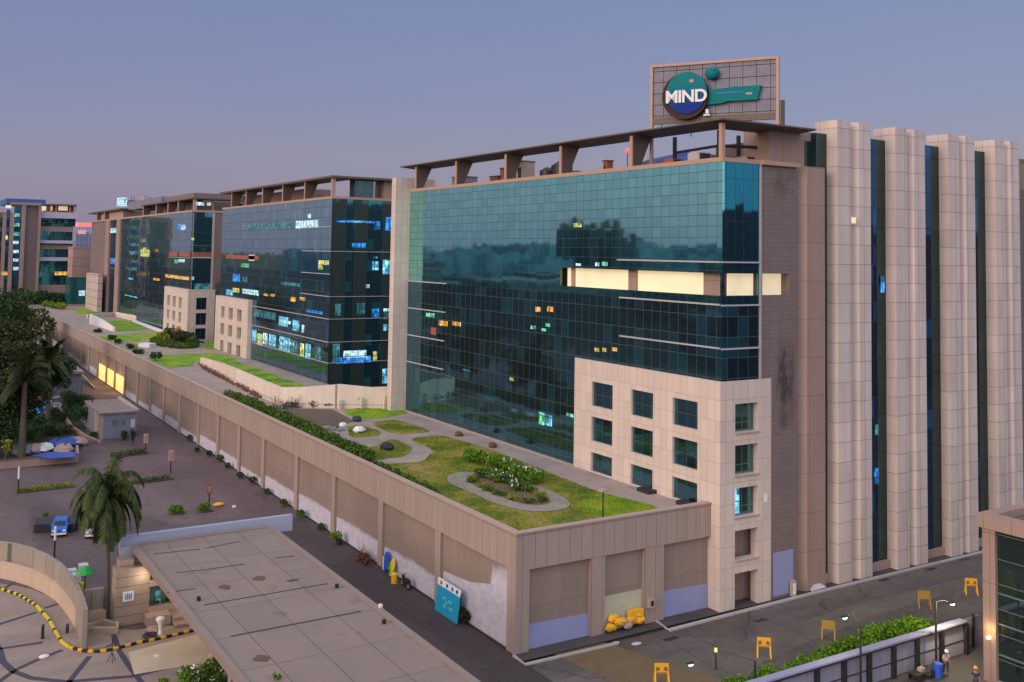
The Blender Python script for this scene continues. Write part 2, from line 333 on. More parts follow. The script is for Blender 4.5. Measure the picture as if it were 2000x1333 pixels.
M['whitewall'] = panel('pale_stone_retaining_wall', (.66, .56, .48), (.30, .21, .16), 6.5, 9, .08, .06, .85, .16, dirt=((.22, .15, .10), .55, .60))
M['leaf'] = leafmat('leaf_green', [(.15, (.022, .045, .008)), (.45, (.05, .10, .012)), (.75, (.10, .19, .018)), (.95, (.19, .28, .03))])
M['leafbright'] = leafmat('leaf_bright_green', [(.15, (.035, .09, .006)), (.45, (.08, .19, .010)), (.75, (.15, .29, .015)), (.95, (.26, .38, .03))])
M['leafdark'] = leafmat('leaf_dark', [(.15, (.009, .017, .006)), (.5, (.022, .038, .010)), (.8, (.06, .08, .016)), (.97, (.16, .15, .02))])
M['leafdark2'] = leafmat('leaf_dark_green', [(.15, (.010, .026, .010)), (.5, (.026, .062, .018)), (.8, (.05, .105, .026)), (.97, (.09, .17, .035))])
M['leafyellow'] = leafmat('leaf_yellow_green', [(.15, (.08, .12, .008)), (.5, (.20, .25, .012)), (.9, (.36, .38, .03))])
M['palm'] = leafmat('palm_leaf', [(.15, (.018, .026, .010)), (.5, (.040, .058, .014)), (.8, (.065, .115, .018)), (.97, (.13, .21, .03))])
M['flower'] = plain('white_petals', (.75, .72, .75), .6)
M['skin'] = plain('skin', (.30, .16, .10), .6)
M['shirt_white'] = plain('pink_white_cloth', (.50, .40, .40), .8)
M['shirt_blue'] = plain('navy_cloth', (.02, .03, .09), .8)
M['trouser'] = plain('dark_cloth', (.05, .045, .06), .9)

# ------------------------------------------------------------------ mesh helpers
WL = {}
class MB:
    def __init__(s): s.v = []; s.f = []
    def add(s, vs, fs):
        o = len(s.v); s.v += [tuple(map(float, p)) for p in vs]; s.f += [tuple(o+i for i in q) for q in fs]; return s
    def box(s, x0, x1, y0, y1, z0, z1):
        x0, x1 = min(x0, x1), max(x0, x1); y0, y1 = min(y0, y1), max(y0, y1); z0, z1 = min(z0, z1), max(z0, z1)
        return s.add([(x0, y0, z0), (x1, y0, z0), (x1, y1, z0), (x0, y1, z0), (x0, y0, z1), (x1, y0, z1), (x1, y1, z1), (x0, y1, z1)],
                     [(0, 3, 2, 1), (4, 5, 6, 7), (0, 1, 5, 4), (1, 2, 6, 5), (2, 3, 7, 6), (3, 0, 4, 7)])
    def prism(s, poly, z0, z1):
        a = sum(poly[i][0]*poly[(i+1) % len(poly)][1]-poly[(i+1) % len(poly)][0]*poly[i][1] for i in range(len(poly)))
        if a < 0: poly = poly[::-1]
        n = len(poly)
        return s.add([(p[0], p[1], z0) for p in poly]+[(p[0], p[1], z1) for p in poly],
                     [tuple(range(n))[::-1], tuple(range(n, 2*n))]+[(i, (i+1) % n, n+(i+1) % n, n+i) for i in range(n)])
    def sheet(s, poly, z):
        a = sum(poly[i][0]*poly[(i+1) % len(poly)][1]-poly[(i+1) % len(poly)][0]*poly[i][1] for i in range(len(poly)))
        if a < 0: poly = poly[::-1]
        return s.add([(p[0], p[1], z) for p in poly], [tuple(range(len(poly)))])
    def tube(s, p0, p1, r0, r1=None, n=8):
        r1 = r0 if r1 is None else r1
        p0, p1 = Vector(p0), Vector(p1); d = (p1-p0).normalized()
        a = d.orthogonal().normalized(); b = d.cross(a)
        vs = []
        for p, r in ((p0, r0), (p1, r1)):
            for i in range(n):
                t = 2*math.pi*i/n; vs.append(p+a*math.cos(t)*r+b*math.sin(t)*r)
        return s.add(vs, [(i, (i+1) % n, n+(i+1) % n, n+i) for i in range(n)]+[tuple(range(n))[::-1], tuple(range(n, 2*n))])
    def path(s, pts, rs, n=8):
        for i in range(len(pts)-1): s.tube(pts[i], pts[i+1], rs[i], rs[i+1], n)
        return s
    def ball(s, c, r, nu=12, nv=8, sq=(1, 1, 1)):
        vs = []; fs = []
        for j in range(nv+1):
            ph = math.pi*j/nv
            for i in range(nu):
                t = 2*math.pi*i/nu
                vs.append((c[0]+r*sq[0]*math.sin(ph)*math.cos(t), c[1]+r*sq[1]*math.sin(ph)*math.sin(t), c[2]+r*sq[2]*math.cos(ph)))
        for j in range(nv):
            for i in range(nu):
                fs.append((j*nu+i, (j+1)*nu+i, (j+1)*nu+(i+1) % nu, j*nu+(i+1) % nu))
        return s.add(vs, fs)
    def strip(s, pts, w, z0, z1):
        """wall or kerb of width w following a plan polyline"""
        pts = [Vector((p[0], p[1])) for p in pts]; L = []; Rr = []
        for i, p in enumerate(pts):
            d = (pts[min(i+1, len(pts)-1)]-pts[max(i-1, 0)]).normalized(); n = Vector((-d.y, d.x))
            L.append(p+n*w/2); Rr.append(p-n*w/2)
        zz0 = z0 if isinstance(z0, (list, tuple)) else [z0]*len(pts)
        zz1 = z1 if isinstance(z1, (list, tuple)) else [z1]*len(pts)
        vs = []
        for i in range(len(pts)):
            vs += [(L[i].x, L[i].y, zz0[i]), (Rr[i].x, Rr[i].y, zz0[i]), (Rr[i].x, Rr[i].y, zz1[i]), (L[i].x, L[i].y, zz1[i])]
        fs = []
        for i in range(len(pts)-1):
            a, b = 4*i, 4*i+4
            fs += [(a, b, b+3, a+3), (a+1, a+2, b+2, b+1), (a+3, b+3, b+2, a+2), (a, a+1, b+1, b)]
        e = 4*(len(pts)-1); fs += [(0, 3, 2, 1), (e, e+1, e+2, e+3)]
        return s.add(vs, fs)
    def build(s, name, mat, parent=None, local=False, smooth=False, bevel=0):
        off = Vector((0, 0, 0)) if (local or parent is None) else WL.get(parent.name, Vector((0, 0, 0)))
        me = bpy.data.meshes.new(name)
        me.from_pydata([(a-off.x, b-off.y, c-off.z) for a, b, c in s.v], [], s.f); me.update()
        bm = bmesh.new(); bm.from_mesh(me); bmesh.ops.recalc_face_normals(bm, faces=bm.faces)
        if bevel: bmesh.ops.bevel(bm, geom=list(bm.edges), offset=bevel, segments=2, affect='EDGES', clamp_overlap=True)
        bm.to_mesh(me); bm.free()
        if smooth: me.polygons.foreach_set('use_smooth', [True]*len(me.polygons))
        me.materials.append(M[mat] if isinstance(mat, str) else mat)
        o = bpy.data.objects.new(name, me); COL.objects.link(o)
        if parent is not None: o.parent = parent
        WL[o.name] = off
        return o
def tag(o, label, cat, group=None, kind=None):
    if label: o['label'] = label
    if cat: o['category'] = cat
    if group: o['group'] = group
    if kind: o['kind'] = kind
    return o
def thing(name, label, cat, loc=(0, 0, 0), rz=0, group=None):
    o = bpy.data.objects.new(name, None); COL.objects.link(o)
    o.location = loc; o.rotation_euler = (0, 0, rz); o.empty_display_size = .5
    WL[o.name] = Vector(loc)
    return tag(o, label, cat, group)
def dup(root, loc, label, rz=None, sc=None):
    r = root.copy(); COL.objects.link(r); r.location = loc; r['label'] = label
    if rz is not None: r.rotation_euler = (0, 0, rz)
    if sc: r.scale = (sc, sc, sc)
    for ch in list(root.children):
        c = ch.copy(); COL.objects.link(c); c.parent = r
        for g in ch.children:
            d = g.copy(); COL.objects.link(d); d.parent = c
    return r
def struct(mb, name, mat, kind='structure', label=None):
    o = mb.build(name, mat); o['kind'] = kind
    if label: o['label'] = label
    return o
def wall(mb, axis, c0, c1, us, zs, holes):
    """wall slab c0..c1 thick along axis with real openings; us/zs extents, holes = (u0,u1,z0,z1)"""
    U = sorted({us[0], us[1], *[h[0] for h in holes], *[h[1] for h in holes]}); Z = sorted({zs[0], zs[1], *[h[2] for h in holes], *[h[3] for h in holes]})
    U = [u for u in U if us[0] <= u <= us[1]]; Z = [z for z in Z if zs[0] <= z <= zs[1]]
    def solid(i, j):
        if i < 0 or j < 0 or i >= len(U)-1 or j >= len(Z)-1: return False
        a, b = (U[i]+U[i+1])/2, (Z[j]+Z[j+1])/2
        return not any(h[0] < a < h[1] and h[2] < b < h[3] for h in holes)
    def P(u, c, z): return (c, u, z) if axis == 'x' else (u, c, z)
    for i in range(len(U)-1):
        for j in range(len(Z)-1):
            if not solid(i, j): continue
            u0, u1, z0, z1 = U[i], U[i+1], Z[j], Z[j+1]
            q = [[P(u0, c0, z0), P(u1, c0, z0), P(u1, c0, z1), P(u0, c0, z1)], [P(u0, c1, z0), P(u1, c1, z0), P(u1, c1, z1), P(u0, c1, z1)]]
            if not solid(i-1, j): q.append([P(u0, c0, z0), P(u0, c1, z0), P(u0, c1, z1), P(u0, c0, z1)])
            if not solid(i+1, j): q.append([P(u1, c0, z0), P(u1, c1, z0), P(u1, c1, z1), P(u1, c0, z1)])
            if not solid(i, j-1): q.append([P(u0, c0, z0), P(u1, c0, z0), P(u1, c1, z0), P(u0, c1, z0)])
            if not solid(i, j+1): q.append([P(u0, c0, z1), P(u1, c0, z1), P(u1, c1, z1), P(u0, c1, z1)])
            for f in q: mb.add(f, [(0, 1, 2, 3)])
    # weld so normals come out consistent
    seen = {}; nv = []; mp = []
    for p in mb.v:
        k = (round(p[0], 4), round(p[1], 4), round(p[2], 4))
        if k not in seen: seen[k] = len(nv); nv.append(p)
        mp.append(seen[k])
    mb.v = nv; mb.f = [tuple(mp[i] for i in f) for f in mb.f]
    return mb
def window(parent, axis, c, out, u0, u1, z0, z1, panes=3, mat='pane', transom=.3, name='window'):
    """framed window whose outer plane is at c (out = -1 faces the negative axis)"""
    t = .09; f = MB(); d = .12
    def bx(mb, a, b, p, q, e0, e1):
        if axis == 'x': mb.box(e0, e1, a, b, p, q)
        else: mb.box(a, b, e0, e1, p, q)
    e0, e1 = c, c-out*d
    bx(f, u0, u1, z0, z0+t, e0, e1); bx(f, u0, u1, z1-t, z1, e0, e1)
    bx(f, u0, u0+t, z0+t, z1-t, e0, e1); bx(f, u1-t, u1, z0+t, z1-t, e0, e1)
    for k in range(1, panes):
        u = u0+(u1-u0)*k/panes; bx(f, u-t/3, u+t/3, z0+t, z1-t, e0, e1)
    if transom:
        zt = z0+(z1-z0)*transom; bx(f, u0+t, u1-t, zt-t/3, zt+t/3, e0+out*.004, e1)
    o = f.build(name, 'framedark', parent)
    p = MB(); bx(p, u0+t*.4, u1-t*.4, z0+t*.4, z1-t*.4, c-out*.05, c-out*.09); p.build('pane', mat, o)
    return o
def litx(parent, X, x0, y0, x1, y1, mat, depth=.03, name='lit_window'):
    """lit panes on a facade of constant x, surveyed by sight line"""
    a, za = PX(x0, y0, X); b, zb = PX(x1, y1, X); _, zc = PX(x1, y0, X)
    return MB().box(X-depth, X-.004, a, b, zb, (za+zc)/2).build(name, mat, parent)
def lity(parent, Y, x0, y0, x1, y1, mat, depth=.03, name='lit_window'):
    a, za = PY(x0, y0, Y); b, zb = PY(x1, y1, Y)
    return MB().box(a, b, Y-depth, Y-.004, zb, za).build(name, mat, parent)

def leaf_mb(clumps, n, size, seed, flat=.0):
    rg = np.random.default_rng(seed)
    wts = np.array([c[3]*c[4]*c[5] for c in clumps])**.8; wts /= wts.sum()
    idx = rg.choice(len(clumps), n, p=wts); C = np.array(clumps)[idx]
    d = rg.normal(size=(n, 3)); d /= np.linalg.norm(d, axis=1)[:, None]
    rad = rg.uniform(.45, 1.03, n)**.6
    c = C[:, :3]+d*rad[:, None]*C[:, 3:6]
    a = rg.normal(size=(n, 3)); a[:, 2] *= (1-flat); a /= np.linalg.norm(a, axis=1)[:, None]
    b = np.cross(a, rg.normal(size=(n, 3))); b /= np.linalg.norm(b, axis=1)[:, None]
    s = size*rg.uniform(.5, 1.3, n)[:, None]
    q = np.stack([c-a*s, c-b*s*.5, c+a*s, c+b*s*.5], 1).reshape(-1, 3)
    mb = MB(); mb.v = [tuple(p) for p in q]; mb.f = [(4*i, 4*i+1, 4*i+2, 4*i+3) for i in range(n)]
    return mb
def fast(mb, name, mat, parent=None):
    off = WL.get(parent.name, Vector((0, 0, 0))) if parent else Vector((0, 0, 0))
    me = bpy.data.meshes.new(name); v = np.array(mb.v, float)-np.array(off)
    me.from_pydata(v.tolist(), [], mb.f); me.materials.append(M[mat]); me.update()
    o = bpy.data.objects.new(name, me); COL.objects.link(o)
    if parent: o.parent = parent
    WL[o.name] = off
    return o
def tree(name, label, loc, h, r, seed, mat='leaf', n=5000, size=.28, group=None, trunk=.35, cat='tree', zlow=.35):
    rg = random.Random(seed); x, y, z = loc
    t = thing(name, label, cat, loc, group=group)
    pts = [(x, y, z), (x+rg.uniform(-.2, .2), y, z+h*.25), (x+rg.uniform(-.4, .4), y+rg.uniform(-.3, .3), z+h*.55)]
    tr = MB().path(pts, [h*.022*1.2, h*.017, h*.011])
    cl = []
    for k in range(11):
        a = rg.uniform(0, 6.283); q = rg.uniform(.1, .75)*r; zz = z+h*(zlow+.08+rg.random()*(1-zlow-.18))
        s = r*rg.uniform(.28, .5)*(1.15-.45*abs((zz-z)/h-.6))
        cx, cy = x+math.cos(a)*q, y+math.sin(a)*q
        cl.append((cx, cy, min(zz, z+h-s*.7), s, s, s*.72))
        tr.tube(pts[1] if k % 2 else pts[2], (cx, cy, zz-s*.2), h*.008, h*.003, 5)
    cl.append((x, y, z+h*.72, r*.5, r*.5, h*.26))
    tr.build('trunk', 'bark', t)
    fast(leaf_mb(cl, n, size, seed), 'crown', mat, t)
    return t
def bush(name, label, loc, rx, ry, h, seed, mat='leaf', n=900, size=.13, group=None, cat='shrub', flowers=0):
    rg = random.Random(seed); x, y, z = loc
    t = thing(name, label, cat, loc, group=group)
    cl = [(x+rg.uniform(-.55, .55)*rx, y+rg.uniform(-.55, .55)*ry, z+h*rg.uniform(.35, .7), rx*rg.uniform(.3, .5), ry*rg.uniform(.3, .5), h*.34) for _ in range(8)]
    fast(leaf_mb(cl, n, size, seed), 'foliage', mat, t)
    st = MB()
    for c in cl[:5]: st.tube((x, y, z), (c[0], c[1], c[2]), .03, .012, 5)
    st.build('stem', 'bark', t)
    if flowers:
        f = leaf_mb([(c[0], c[1], c[2]+h*.1, c[3], c[4], c[5]) for c in cl], flowers, size*1.1, seed+5); fast(f, 'flowers', 'flower', t)
    return t
def inpoly(p, poly):
    x, y = p; c = False; j = len(poly)-1
    for i in range(len(poly)):
        if (poly[i][1] > y) != (poly[j][1] > y) and x < (poly[j][0]-poly[i][0])*(y-poly[i][1])/(poly[j][1]-poly[i][1])+poly[i][0]: c = not c
        j = i
    return c
def zp(pts, z=0.): return [PZ(a, b, z) for a, b in pts]
def smooth_poly(P, k=2, r=.25):
    for _ in range(k):
        Q = []
        for i in range(len(P)):
            a, b = P[i], P[(i+1) % len(P)]
            Q += [(a[0]*(1-r)+b[0]*r, a[1]*(1-r)+b[1]*r), (a[0]*r+b[0]*(1-r), a[1]*r+b[1]*(1-r))]
        P = Q
    return P

ORD = 'first second third fourth fifth sixth seventh eighth ninth tenth eleventh twelfth thirteenth fourteenth fifteenth sixteenth'.split()
# ------------------------------------------------------------------ ground and roads
struct(MB().sheet([(-3500, -2500), (4500, -2500), (4500, 6500), (-3500, 6500)], -.02), 'ground', 'earth')
struct(MB().sheet([(-60, 60), (42, 60), (42, 430), (-60, 430)], -.012), 'parking_lot', 'asphalt')
struct(MB().sheet([(30.2, 20), (42.0, 20), (42.0, 112), (30.2, 112)], -.008), 'service_lane', 'asphaltdark')
struct(MB().sheet([(42.004, 49.2), (260, 49.2), (260, 64.4), (42.004, 64.4)], -.006), 'road', 'road')
struct(MB().sheet(zp([(1080, 1278), (1180, 1255), (1420, 1333), (1200, 1333)])+[], .002), 'road_patch', groundmat('ochre_patch', [(.3, (.12, .085, .045)), (.7, (.17, .12, .06))], .4, 2, .85))
struct(MB().sheet([(42.004, -20), (260, -20), (260, 49.196), (42.004, 49.196)], -.004), 'yard', 'footway')
fw = MB().sheet([(42.004, 64.7), (150, 64.7), (150, 67.0), (42.004, 67.0)], .10)
struct(fw, 'footway', 'footway')
# plaza with its dark bands
plaza = smooth_poly([(-40, 62), (18, 62), (30, 70), (30, 84.8), (24, 84.6), (16, 86), (14.2, 92), (13.2, 97), (11.7, 101), (8, 105), (0, 110), (-40, 118)], 1)
struct(MB().sheet(plaza, .004), 'plaza', 'plaza')
bands = MB()
for L in ([(-30, 1229), (72, 1196)], [(88, 1188), (119, 1178)], [(-30, 1272), (84, 1255)], [(-20, 1240), (0, 1272), (6, 1293), (25, 1311), (62, 1325), (130, 1332), (212, 1325), (262, 1321)],
          [(28, 1310), (78, 1287), (122, 1270)], [(-20, 1345), (27, 1311)], [(120, 1355), (135, 1332), (175, 1282)], [(285, 1345), (250, 1298), (232, 1270), (222, 1240)],
          [(272, 1319), (375, 1293), (425, 1287)], [(8, 1150), (25, 1140)]):
    bands.strip([PZ(a, b, .008) for a, b in L], .42 if len(L) < 7 else .5, -.02, .010)
struct(bands, 'plaza_bands', 'plazaband')

jt = MB()
for L in ([(1330, 1232), (1395, 1262), (1420, 1285)], [(1303, 1248), (1385, 1302), (1440, 1320)], [(1470, 1200), (1560, 1235), (1600, 1262)], [(1750, 1150), (1800, 1168), (1870, 1180)]):
    jt.strip([PZ(a, b, 0) for a, b in L], .09, -.02, 0)
struct(jt, 'road_joints', 'plazaband')
struct(MB().sheet(zp([(1300, 1300), (1480, 1245), (1640, 1190), (1925, 1118), (1925, 1138), (1700, 1205), (1560, 1262), (1400, 1333), (1330, 1333)]), -.002), 'road_lane_patch', groundmat('worn_lane', [(.34, (.085, .072, .062)), (.52, (.12, .102, .085)), (.66, (.16, .137, .115))], .25, 2.2, .8))
# ------------------------------------------------------------------ podium with roof garden
PH = 9.2; GZ = 8.5
pod = thing('parking_podium', 'long low tan parking podium with pillared bays and a planted roof garden', 'podium', (42, 66, 0))
MB().box(42.32, 63.2, 66.42, 402, -.1, GZ-.02).build('wall', 'podium_bay', pod)
band = MB().box(42.0, 42.5, 66.0, 403, 6.35, PH).box(42.5, 62.5, 66.0, 66.5, 6.35, PH).box(42.5, 63, 402.4, 402.9, 6.35, PH)
band.build('parapet', 'podium', pod)
MB().box(41.92, 42.58, 65.92, 403, PH, PH+.10).box(42.58, 62.5, 65.92, 66.58, PH, PH+.10).build('coping', 'coping', pod)
PILY = [79.0, 91.2, 103.6, 115.4, 128, 138.6, 149.2, 160.4, 172.5, 184, 195, 206.5, 219.3, 230.2, 240.3, 251.6, 264, 276, 288, 300, 312, 324, 336, 348, 360, 372, 384, 396]
MB().box(42.02, 43.3, 66.02, 67.3, 0, 6.35).build('corner_pillar', 'podium', pod)
for y in PILY:
    MB().box(42.04, 42.4, y-.5, y+.5, 0, 6.345).build('pillar', 'podium', pod)
for a, b in ((49.3, 50.7), (54.9, 57.0)):
    MB().box(a, b, 66.04, 66.6, 0, 6.345).build('pillar', 'podium', pod)
ys = [67.3]+PILY
for i in range(26):
    a, b = ys[i]+.66, ys[i+1]-.66
    if 218 < (a+b)/2 < 252: continue
    if i == 0:
        m1 = MB().prism([(0, 0), (0, 0), (0, 0)], 0, 0); m1 = MB()
        pr = [(67.3, .1), (78.3, .1), (78.3, 3.0), (73.5, 3.4), (70.2, 4.2), (69.8, 6.33), (67.3, 6.33)]
    else:
        h0 = 2.3 if i < 4 else (1.5+.5*math.sin(i*2.1))
        pr = [(a, .05), (b, .05), (b, h0*.86), ((a+b)/2, h0*1.05), (a, h0*.9)]
    mm = MB(); n = len(pr)
    mm.add([(42.26, p[0], p[1]) for p in pr]+[(42.34, p[0], p[1]) for p in pr], [tuple(range(n)), tuple(range(n, 2*n))[::-1]]+[(k, (k+1) % n, n+(k+1) % n, n+k) for k in range(n)])
    mm.build('whitewashed_plinth', 'plinthmix', pod)
for k, y in enumerate((246, 235.2, 224.8)):
    l = bpy.data.objects.new('doorway_light', bpy.data.lights.new('doorway_light', 'POINT')); COL.objects.link(l); l.data.energy = 260; l.data.color = (1, .55, .15); l.data.shadow_soft_size = .5
    l.location = (40.6-42, y-66, 2.6); l.parent = pod
for a, b, h in ((43.32, 49.28, 2.0), (57.05, 62.3, 2.3)):
    MB().add([(a, 66.36, .1), (b, 66.36, .1), (b, 66.36, h*.92), (a, 66.36, h), (a, 66.62, .1), (b, 66.62, .1), (b, 66.62, h*.92), (a, 66.62, h)],
             [(0, 1, 2, 3), (3, 2, 6, 7), (0, 3, 7, 4), (1, 5, 6, 2), (4, 7, 6, 5), (0, 4, 5, 1)]).build('blue_plinth', 'blueplinth', pod)
for a, b in ((241.3, 250.3), (231.0, 239.4), (220.2, 229.4)):
    d = MB().box(42.24, 42.44, a, b, .1, 3.6).build('lit_doorway', 'lit_amber', pod)
MB().box(50.75, 54.85, 66.34, 66.62, .12, 2.9).build('loading_door', plain('pale_door', (.46, .44, .34), .7, var=.25, scale=.8), pod)
struct(MB().sheet([(42.5, 66.5), (62.62, 66.5), (62.62, 402), (42.5, 402)], GZ), 'terrace', 'terrace')

# lawns
def lawn(pts, name='lawn', mat='grass', z=GZ, lift=.06, blades=0, label=None, seed=1, sm=1):
    P = smooth_poly(zp(pts, z+lift), sm*2, .12)
    if sm:   # worn, uneven edge
        rge = random.Random(seed+50); Q = []
        for i in range(len(P)):
            a, b = Vector(P[i]), Vector(P[(i+1) % len(P)]); nseg = max(1, int((b-a).length/.8)); nn = Vector((-(b-a).y, (b-a).x)).normalized()
            for j in range(nseg): q = a.lerp(b, j/nseg)+nn*rge.uniform(-.12, .12); Q.append((max(q.x, 42.6), q.y))
        P = Q
    mb = MB().prism(P, z-.02, z+lift)
    o = struct(mb, name, mat, 'stuff', label)
    if blades:
        rg = random.Random(seed); xs = [p[0] for p in P]; ys_ = [p[1] for p in P]; g = MB(); k = 0
        while k < blades:
            x, y = rg.uniform(min(xs), max(xs)), rg.uniform(min(ys_), max(ys_))
            if not inpoly((x, y), P): continue
            k += 1; a = rg.uniform(0, 6.28); h = rg.uniform(.03, .13); c, s_ = math.cos(a)*.05, math.sin(a)*.05
            g.v += [(x-c, y-s_, z+lift-.01), (x+c, y+s_, z+lift-.01), (x+rg.uniform(-.05, .05), y+rg.uniform(-.05, .05), z+lift+h)]
            g.f.append((3*k-3, 3*k-2, 3*k-1))
        me = bpy.data.meshes.new('blades'); me.from_pydata(g.v, [], g.f); me.materials.append(M[mat]); b = bpy.data.objects.new('grass_blades', me)
        COL.objects.link(b); b.parent = o
    return o
LAWN_A = [(798, 857), (859, 849), (967, 881), (1160, 959), (1284, 990), (1283, 1001), (1012, 1044), (850, 965), (722, 908), (824, 903), (850, 880)]
lawn(LAWN_A, mat='grassold', blades=26000, label='patchy dry lawn around the looped path at the near corner of the roof garden')
lawn([(708, 879), (768, 857), (806, 874), (792, 890), (719, 901)], mat='grassold', blades=2500, label='small olive lawn beside the hedge')
lawn([(721, 825), (775, 820), (845, 843), (768, 849)], mat='grassold', blades=2500, label='small lawn by the glass wall between two paths')
lawn([(679, 834), (701, 830), (743, 843), (740, 851), (684, 855)], mat='grassold', blades=1200, label='small lawn with a white stone')
lawn([(665, 800), (793, 792), (796, 806), (740, 818), (690, 815)], mat='grass', blades=2500, label='bright green lawn at the foot of the stone wall')
lawn([(1170, 962), (1284, 991), (1282, 1001), (1180, 1016), (1120, 990)], name='lawn', mat='grass', lift=.075, blades=4000, label='bright green lawn behind the garden lamp post')
lawn([(545, 798), (650, 800), (690, 822), (640, 841)], name='soil_bed', mat='soil', sm=0, label='bare brown soil bed beside the hedge')
for i, (p, lb) in enumerate(((((282, 695), (374, 692), (421, 690), (446, 695), (475, 710), (421, 713), (381, 704), (374, 715), (327, 719)), 'wide green lawn behind the pale sloping wall'),
          (((425, 716), (475, 711), (555, 739), (520, 745), (487, 742)), 'green lawn beside the second glass block'),
          (((500, 745), (560, 741), (602, 756), (590, 765), (532, 762)), 'green lawn ending at the stone wall'),
          (((196, 656), (320, 650), (325, 657), (266, 666), (226, 670), (199, 661)), 'long green lawn beyond the flower bed'),
          (((201, 627), (252, 626), (293, 643), (252, 647), (230, 647)), 'green lawn by the far white ramp wall'),
          (((136, 603), (180, 601), (198, 611), (158, 614)), 'yellowish lawn at the far end of the terrace'),
          (((248, 674), (277, 672), (275, 679), (252, 681)), 'tiny lawn by the white stone bench'),
          (((397, 666), (426, 665), (426, 683), (401, 681)), 'lawn patch between the two pale annexes'))):
    lawn(p, mat='grass', blades=500, label=lb, seed=i+9)
# looped path and its bed
def zo(pts, z): return zp([(600+.35*a, 750+.35*b) for a, b in pts], z)
outer = smooth_poly(zo([(770, 520), (830, 492), (960, 492), (1100, 515), (1300, 570), (1450, 640), (1480, 680), (1400, 710), (1230, 715), (1050, 670), (900, 600), (800, 560)], GZ+.09), 2)
inner = smooth_poly(zo([(880, 525), (930, 507), (1050, 515), (1200, 565), (1340, 640), (1365, 665), (1300, 680), (1180, 670), (1000, 600), (900, 550)], GZ+.09), 2)
def resamp(P, n):
    c = np.mean(P, 0); an = np.array([math.atan2(p[1]-c[1], p[0]-c[0]) for p in P]); r_ = np.array([math.hypot(p[0]-c[0], p[1]-c[1]) for p in P])
    return c, an, r_
n = 96
def rs(P, n):
    P = [Vector(p) for p in P]; L = [0]
    for i in range(len(P)): L.append(L[-1]+(P[(i+1) % len(P)]-P[i]).length)
    out = []
    for k in range(n):
        t = L[-1]*k/n; i = max(j for j in range(len(P)) if L[j] <= t); f = (t-L[i])/(L[i+1]-L[i]+1e-9)
        out.append(tuple(P[i].lerp(P[(i+1) % len(P)], f)))
    return out
o_, i_ = rs(outer, n), rs(inner, n)
mb = MB(); mb.add([(p[0], p[1], GZ+.10) for p in o_]+[(p[0], p[1], GZ+.10) for p in i_], [(k, (k+1) % n, n+(k+1) % n, n+k) for k in range(n)])
struct(mb, 'garden_path', 'gravel')
struct(MB().sheet(i_, GZ+.085), 'flower_bed_soil', 'soil')
rg = random.Random(4)
bc = np.mean(i_, 0)
for k in range(14):
    p = i_[int(k*n/14)]; q = (p[0]*.86+bc[0]*.14, p[1]*.86+bc[1]*.14)
    bush('low_shrub', '%s low edging shrub around the ring inside the looped path' % ORD[k], (q[0], q[1], GZ+.05), .75, .75, .5, 30+k, 'leaf' if k % 3 else 'leafyellow', 260, .10, 'edging shrubs inside the looped path')
for k, (a, b) in enumerate([(925, 893), (945, 899), (965, 906), (985, 914), (1005, 922), (1025, 928), (1045, 936), (955, 925), (985, 935), (1012, 948)]):
    q = PZ(a, b+10, GZ)
    bush('flowering_shrub', ('%s shrub from the left in the back row behind the looped path' % ORD[k]) if k < 7 else '%s shrub from the left in the front row with white blossom behind the looped path' % ORD[k-7], (q[0], q[1], GZ+.05), 1.25, 1.5, 1.5 if k < 7 else .9, 60+k, 'leafbright' if k < 7 else 'leaf', 750, .15, 'flowering shrubs behind the looped path', flowers=30 if k > 2 else 8)
# hedge along the parapet
hd = thing('clipped_hedge', 'long bushy green hedge along the podium parapet beside the soil bed', 'hedge', (43.7, 100, GZ))
rgh = random.Random(8)
cl = [(43.9+rgh.uniform(-.45, .45), y, GZ+.6+rgh.uniform(-.1, .25), 1.0, 1.2, .75) for y in np.arange(98.5, 150, 1.1)]
fast(leaf_mb(cl, 15000, .17, 3), 'foliage', 'leaf', hd)
MB().box(43.0, 44.6, 98.5, 150, GZ, GZ+.35).build('planting_trough', 'soil', hd)
for k, (a, b) in enumerate([(735, 915), (752, 922), (768, 930), (785, 940), (803, 947), (820, 955), (838, 963)]):
    q = PZ(a, b+4, GZ)
    bush('parapet_shrub', '%s spreading shrub from the hedge end along the podium parapet' % ORD[k], (max(q[0], 43.3), q[1], GZ), .9, 1.3, .9, 90+k, 'leaf', 450, .13, 'shrubs along the parapet')
for k, (a, b) in enumerate([(218, 664), (233, 672), (254, 682), (270, 691), (190, 650), (305, 706)]):
    q = PZ(a, b, GZ)
    bush('dark_shrub', ['small dark shrub by the far parapet, third from the near end', 'small dark shrub by the far parapet near the tiny lawn', 'small dark shrub by the far parapet beside the stone bench', 'small dark shrub by the far parapet below the round bed', 'farthest small dark shrub by the parapet', 'tallest dark shrub by the far parapet'][k], (max(q[0], 43.4), q[1], GZ), 1.3, 2.2, 2.0 if k == 5 else 1.2, 120+k, 'leafdark2', 350, .22, 'dark shrubs by the far parapet')
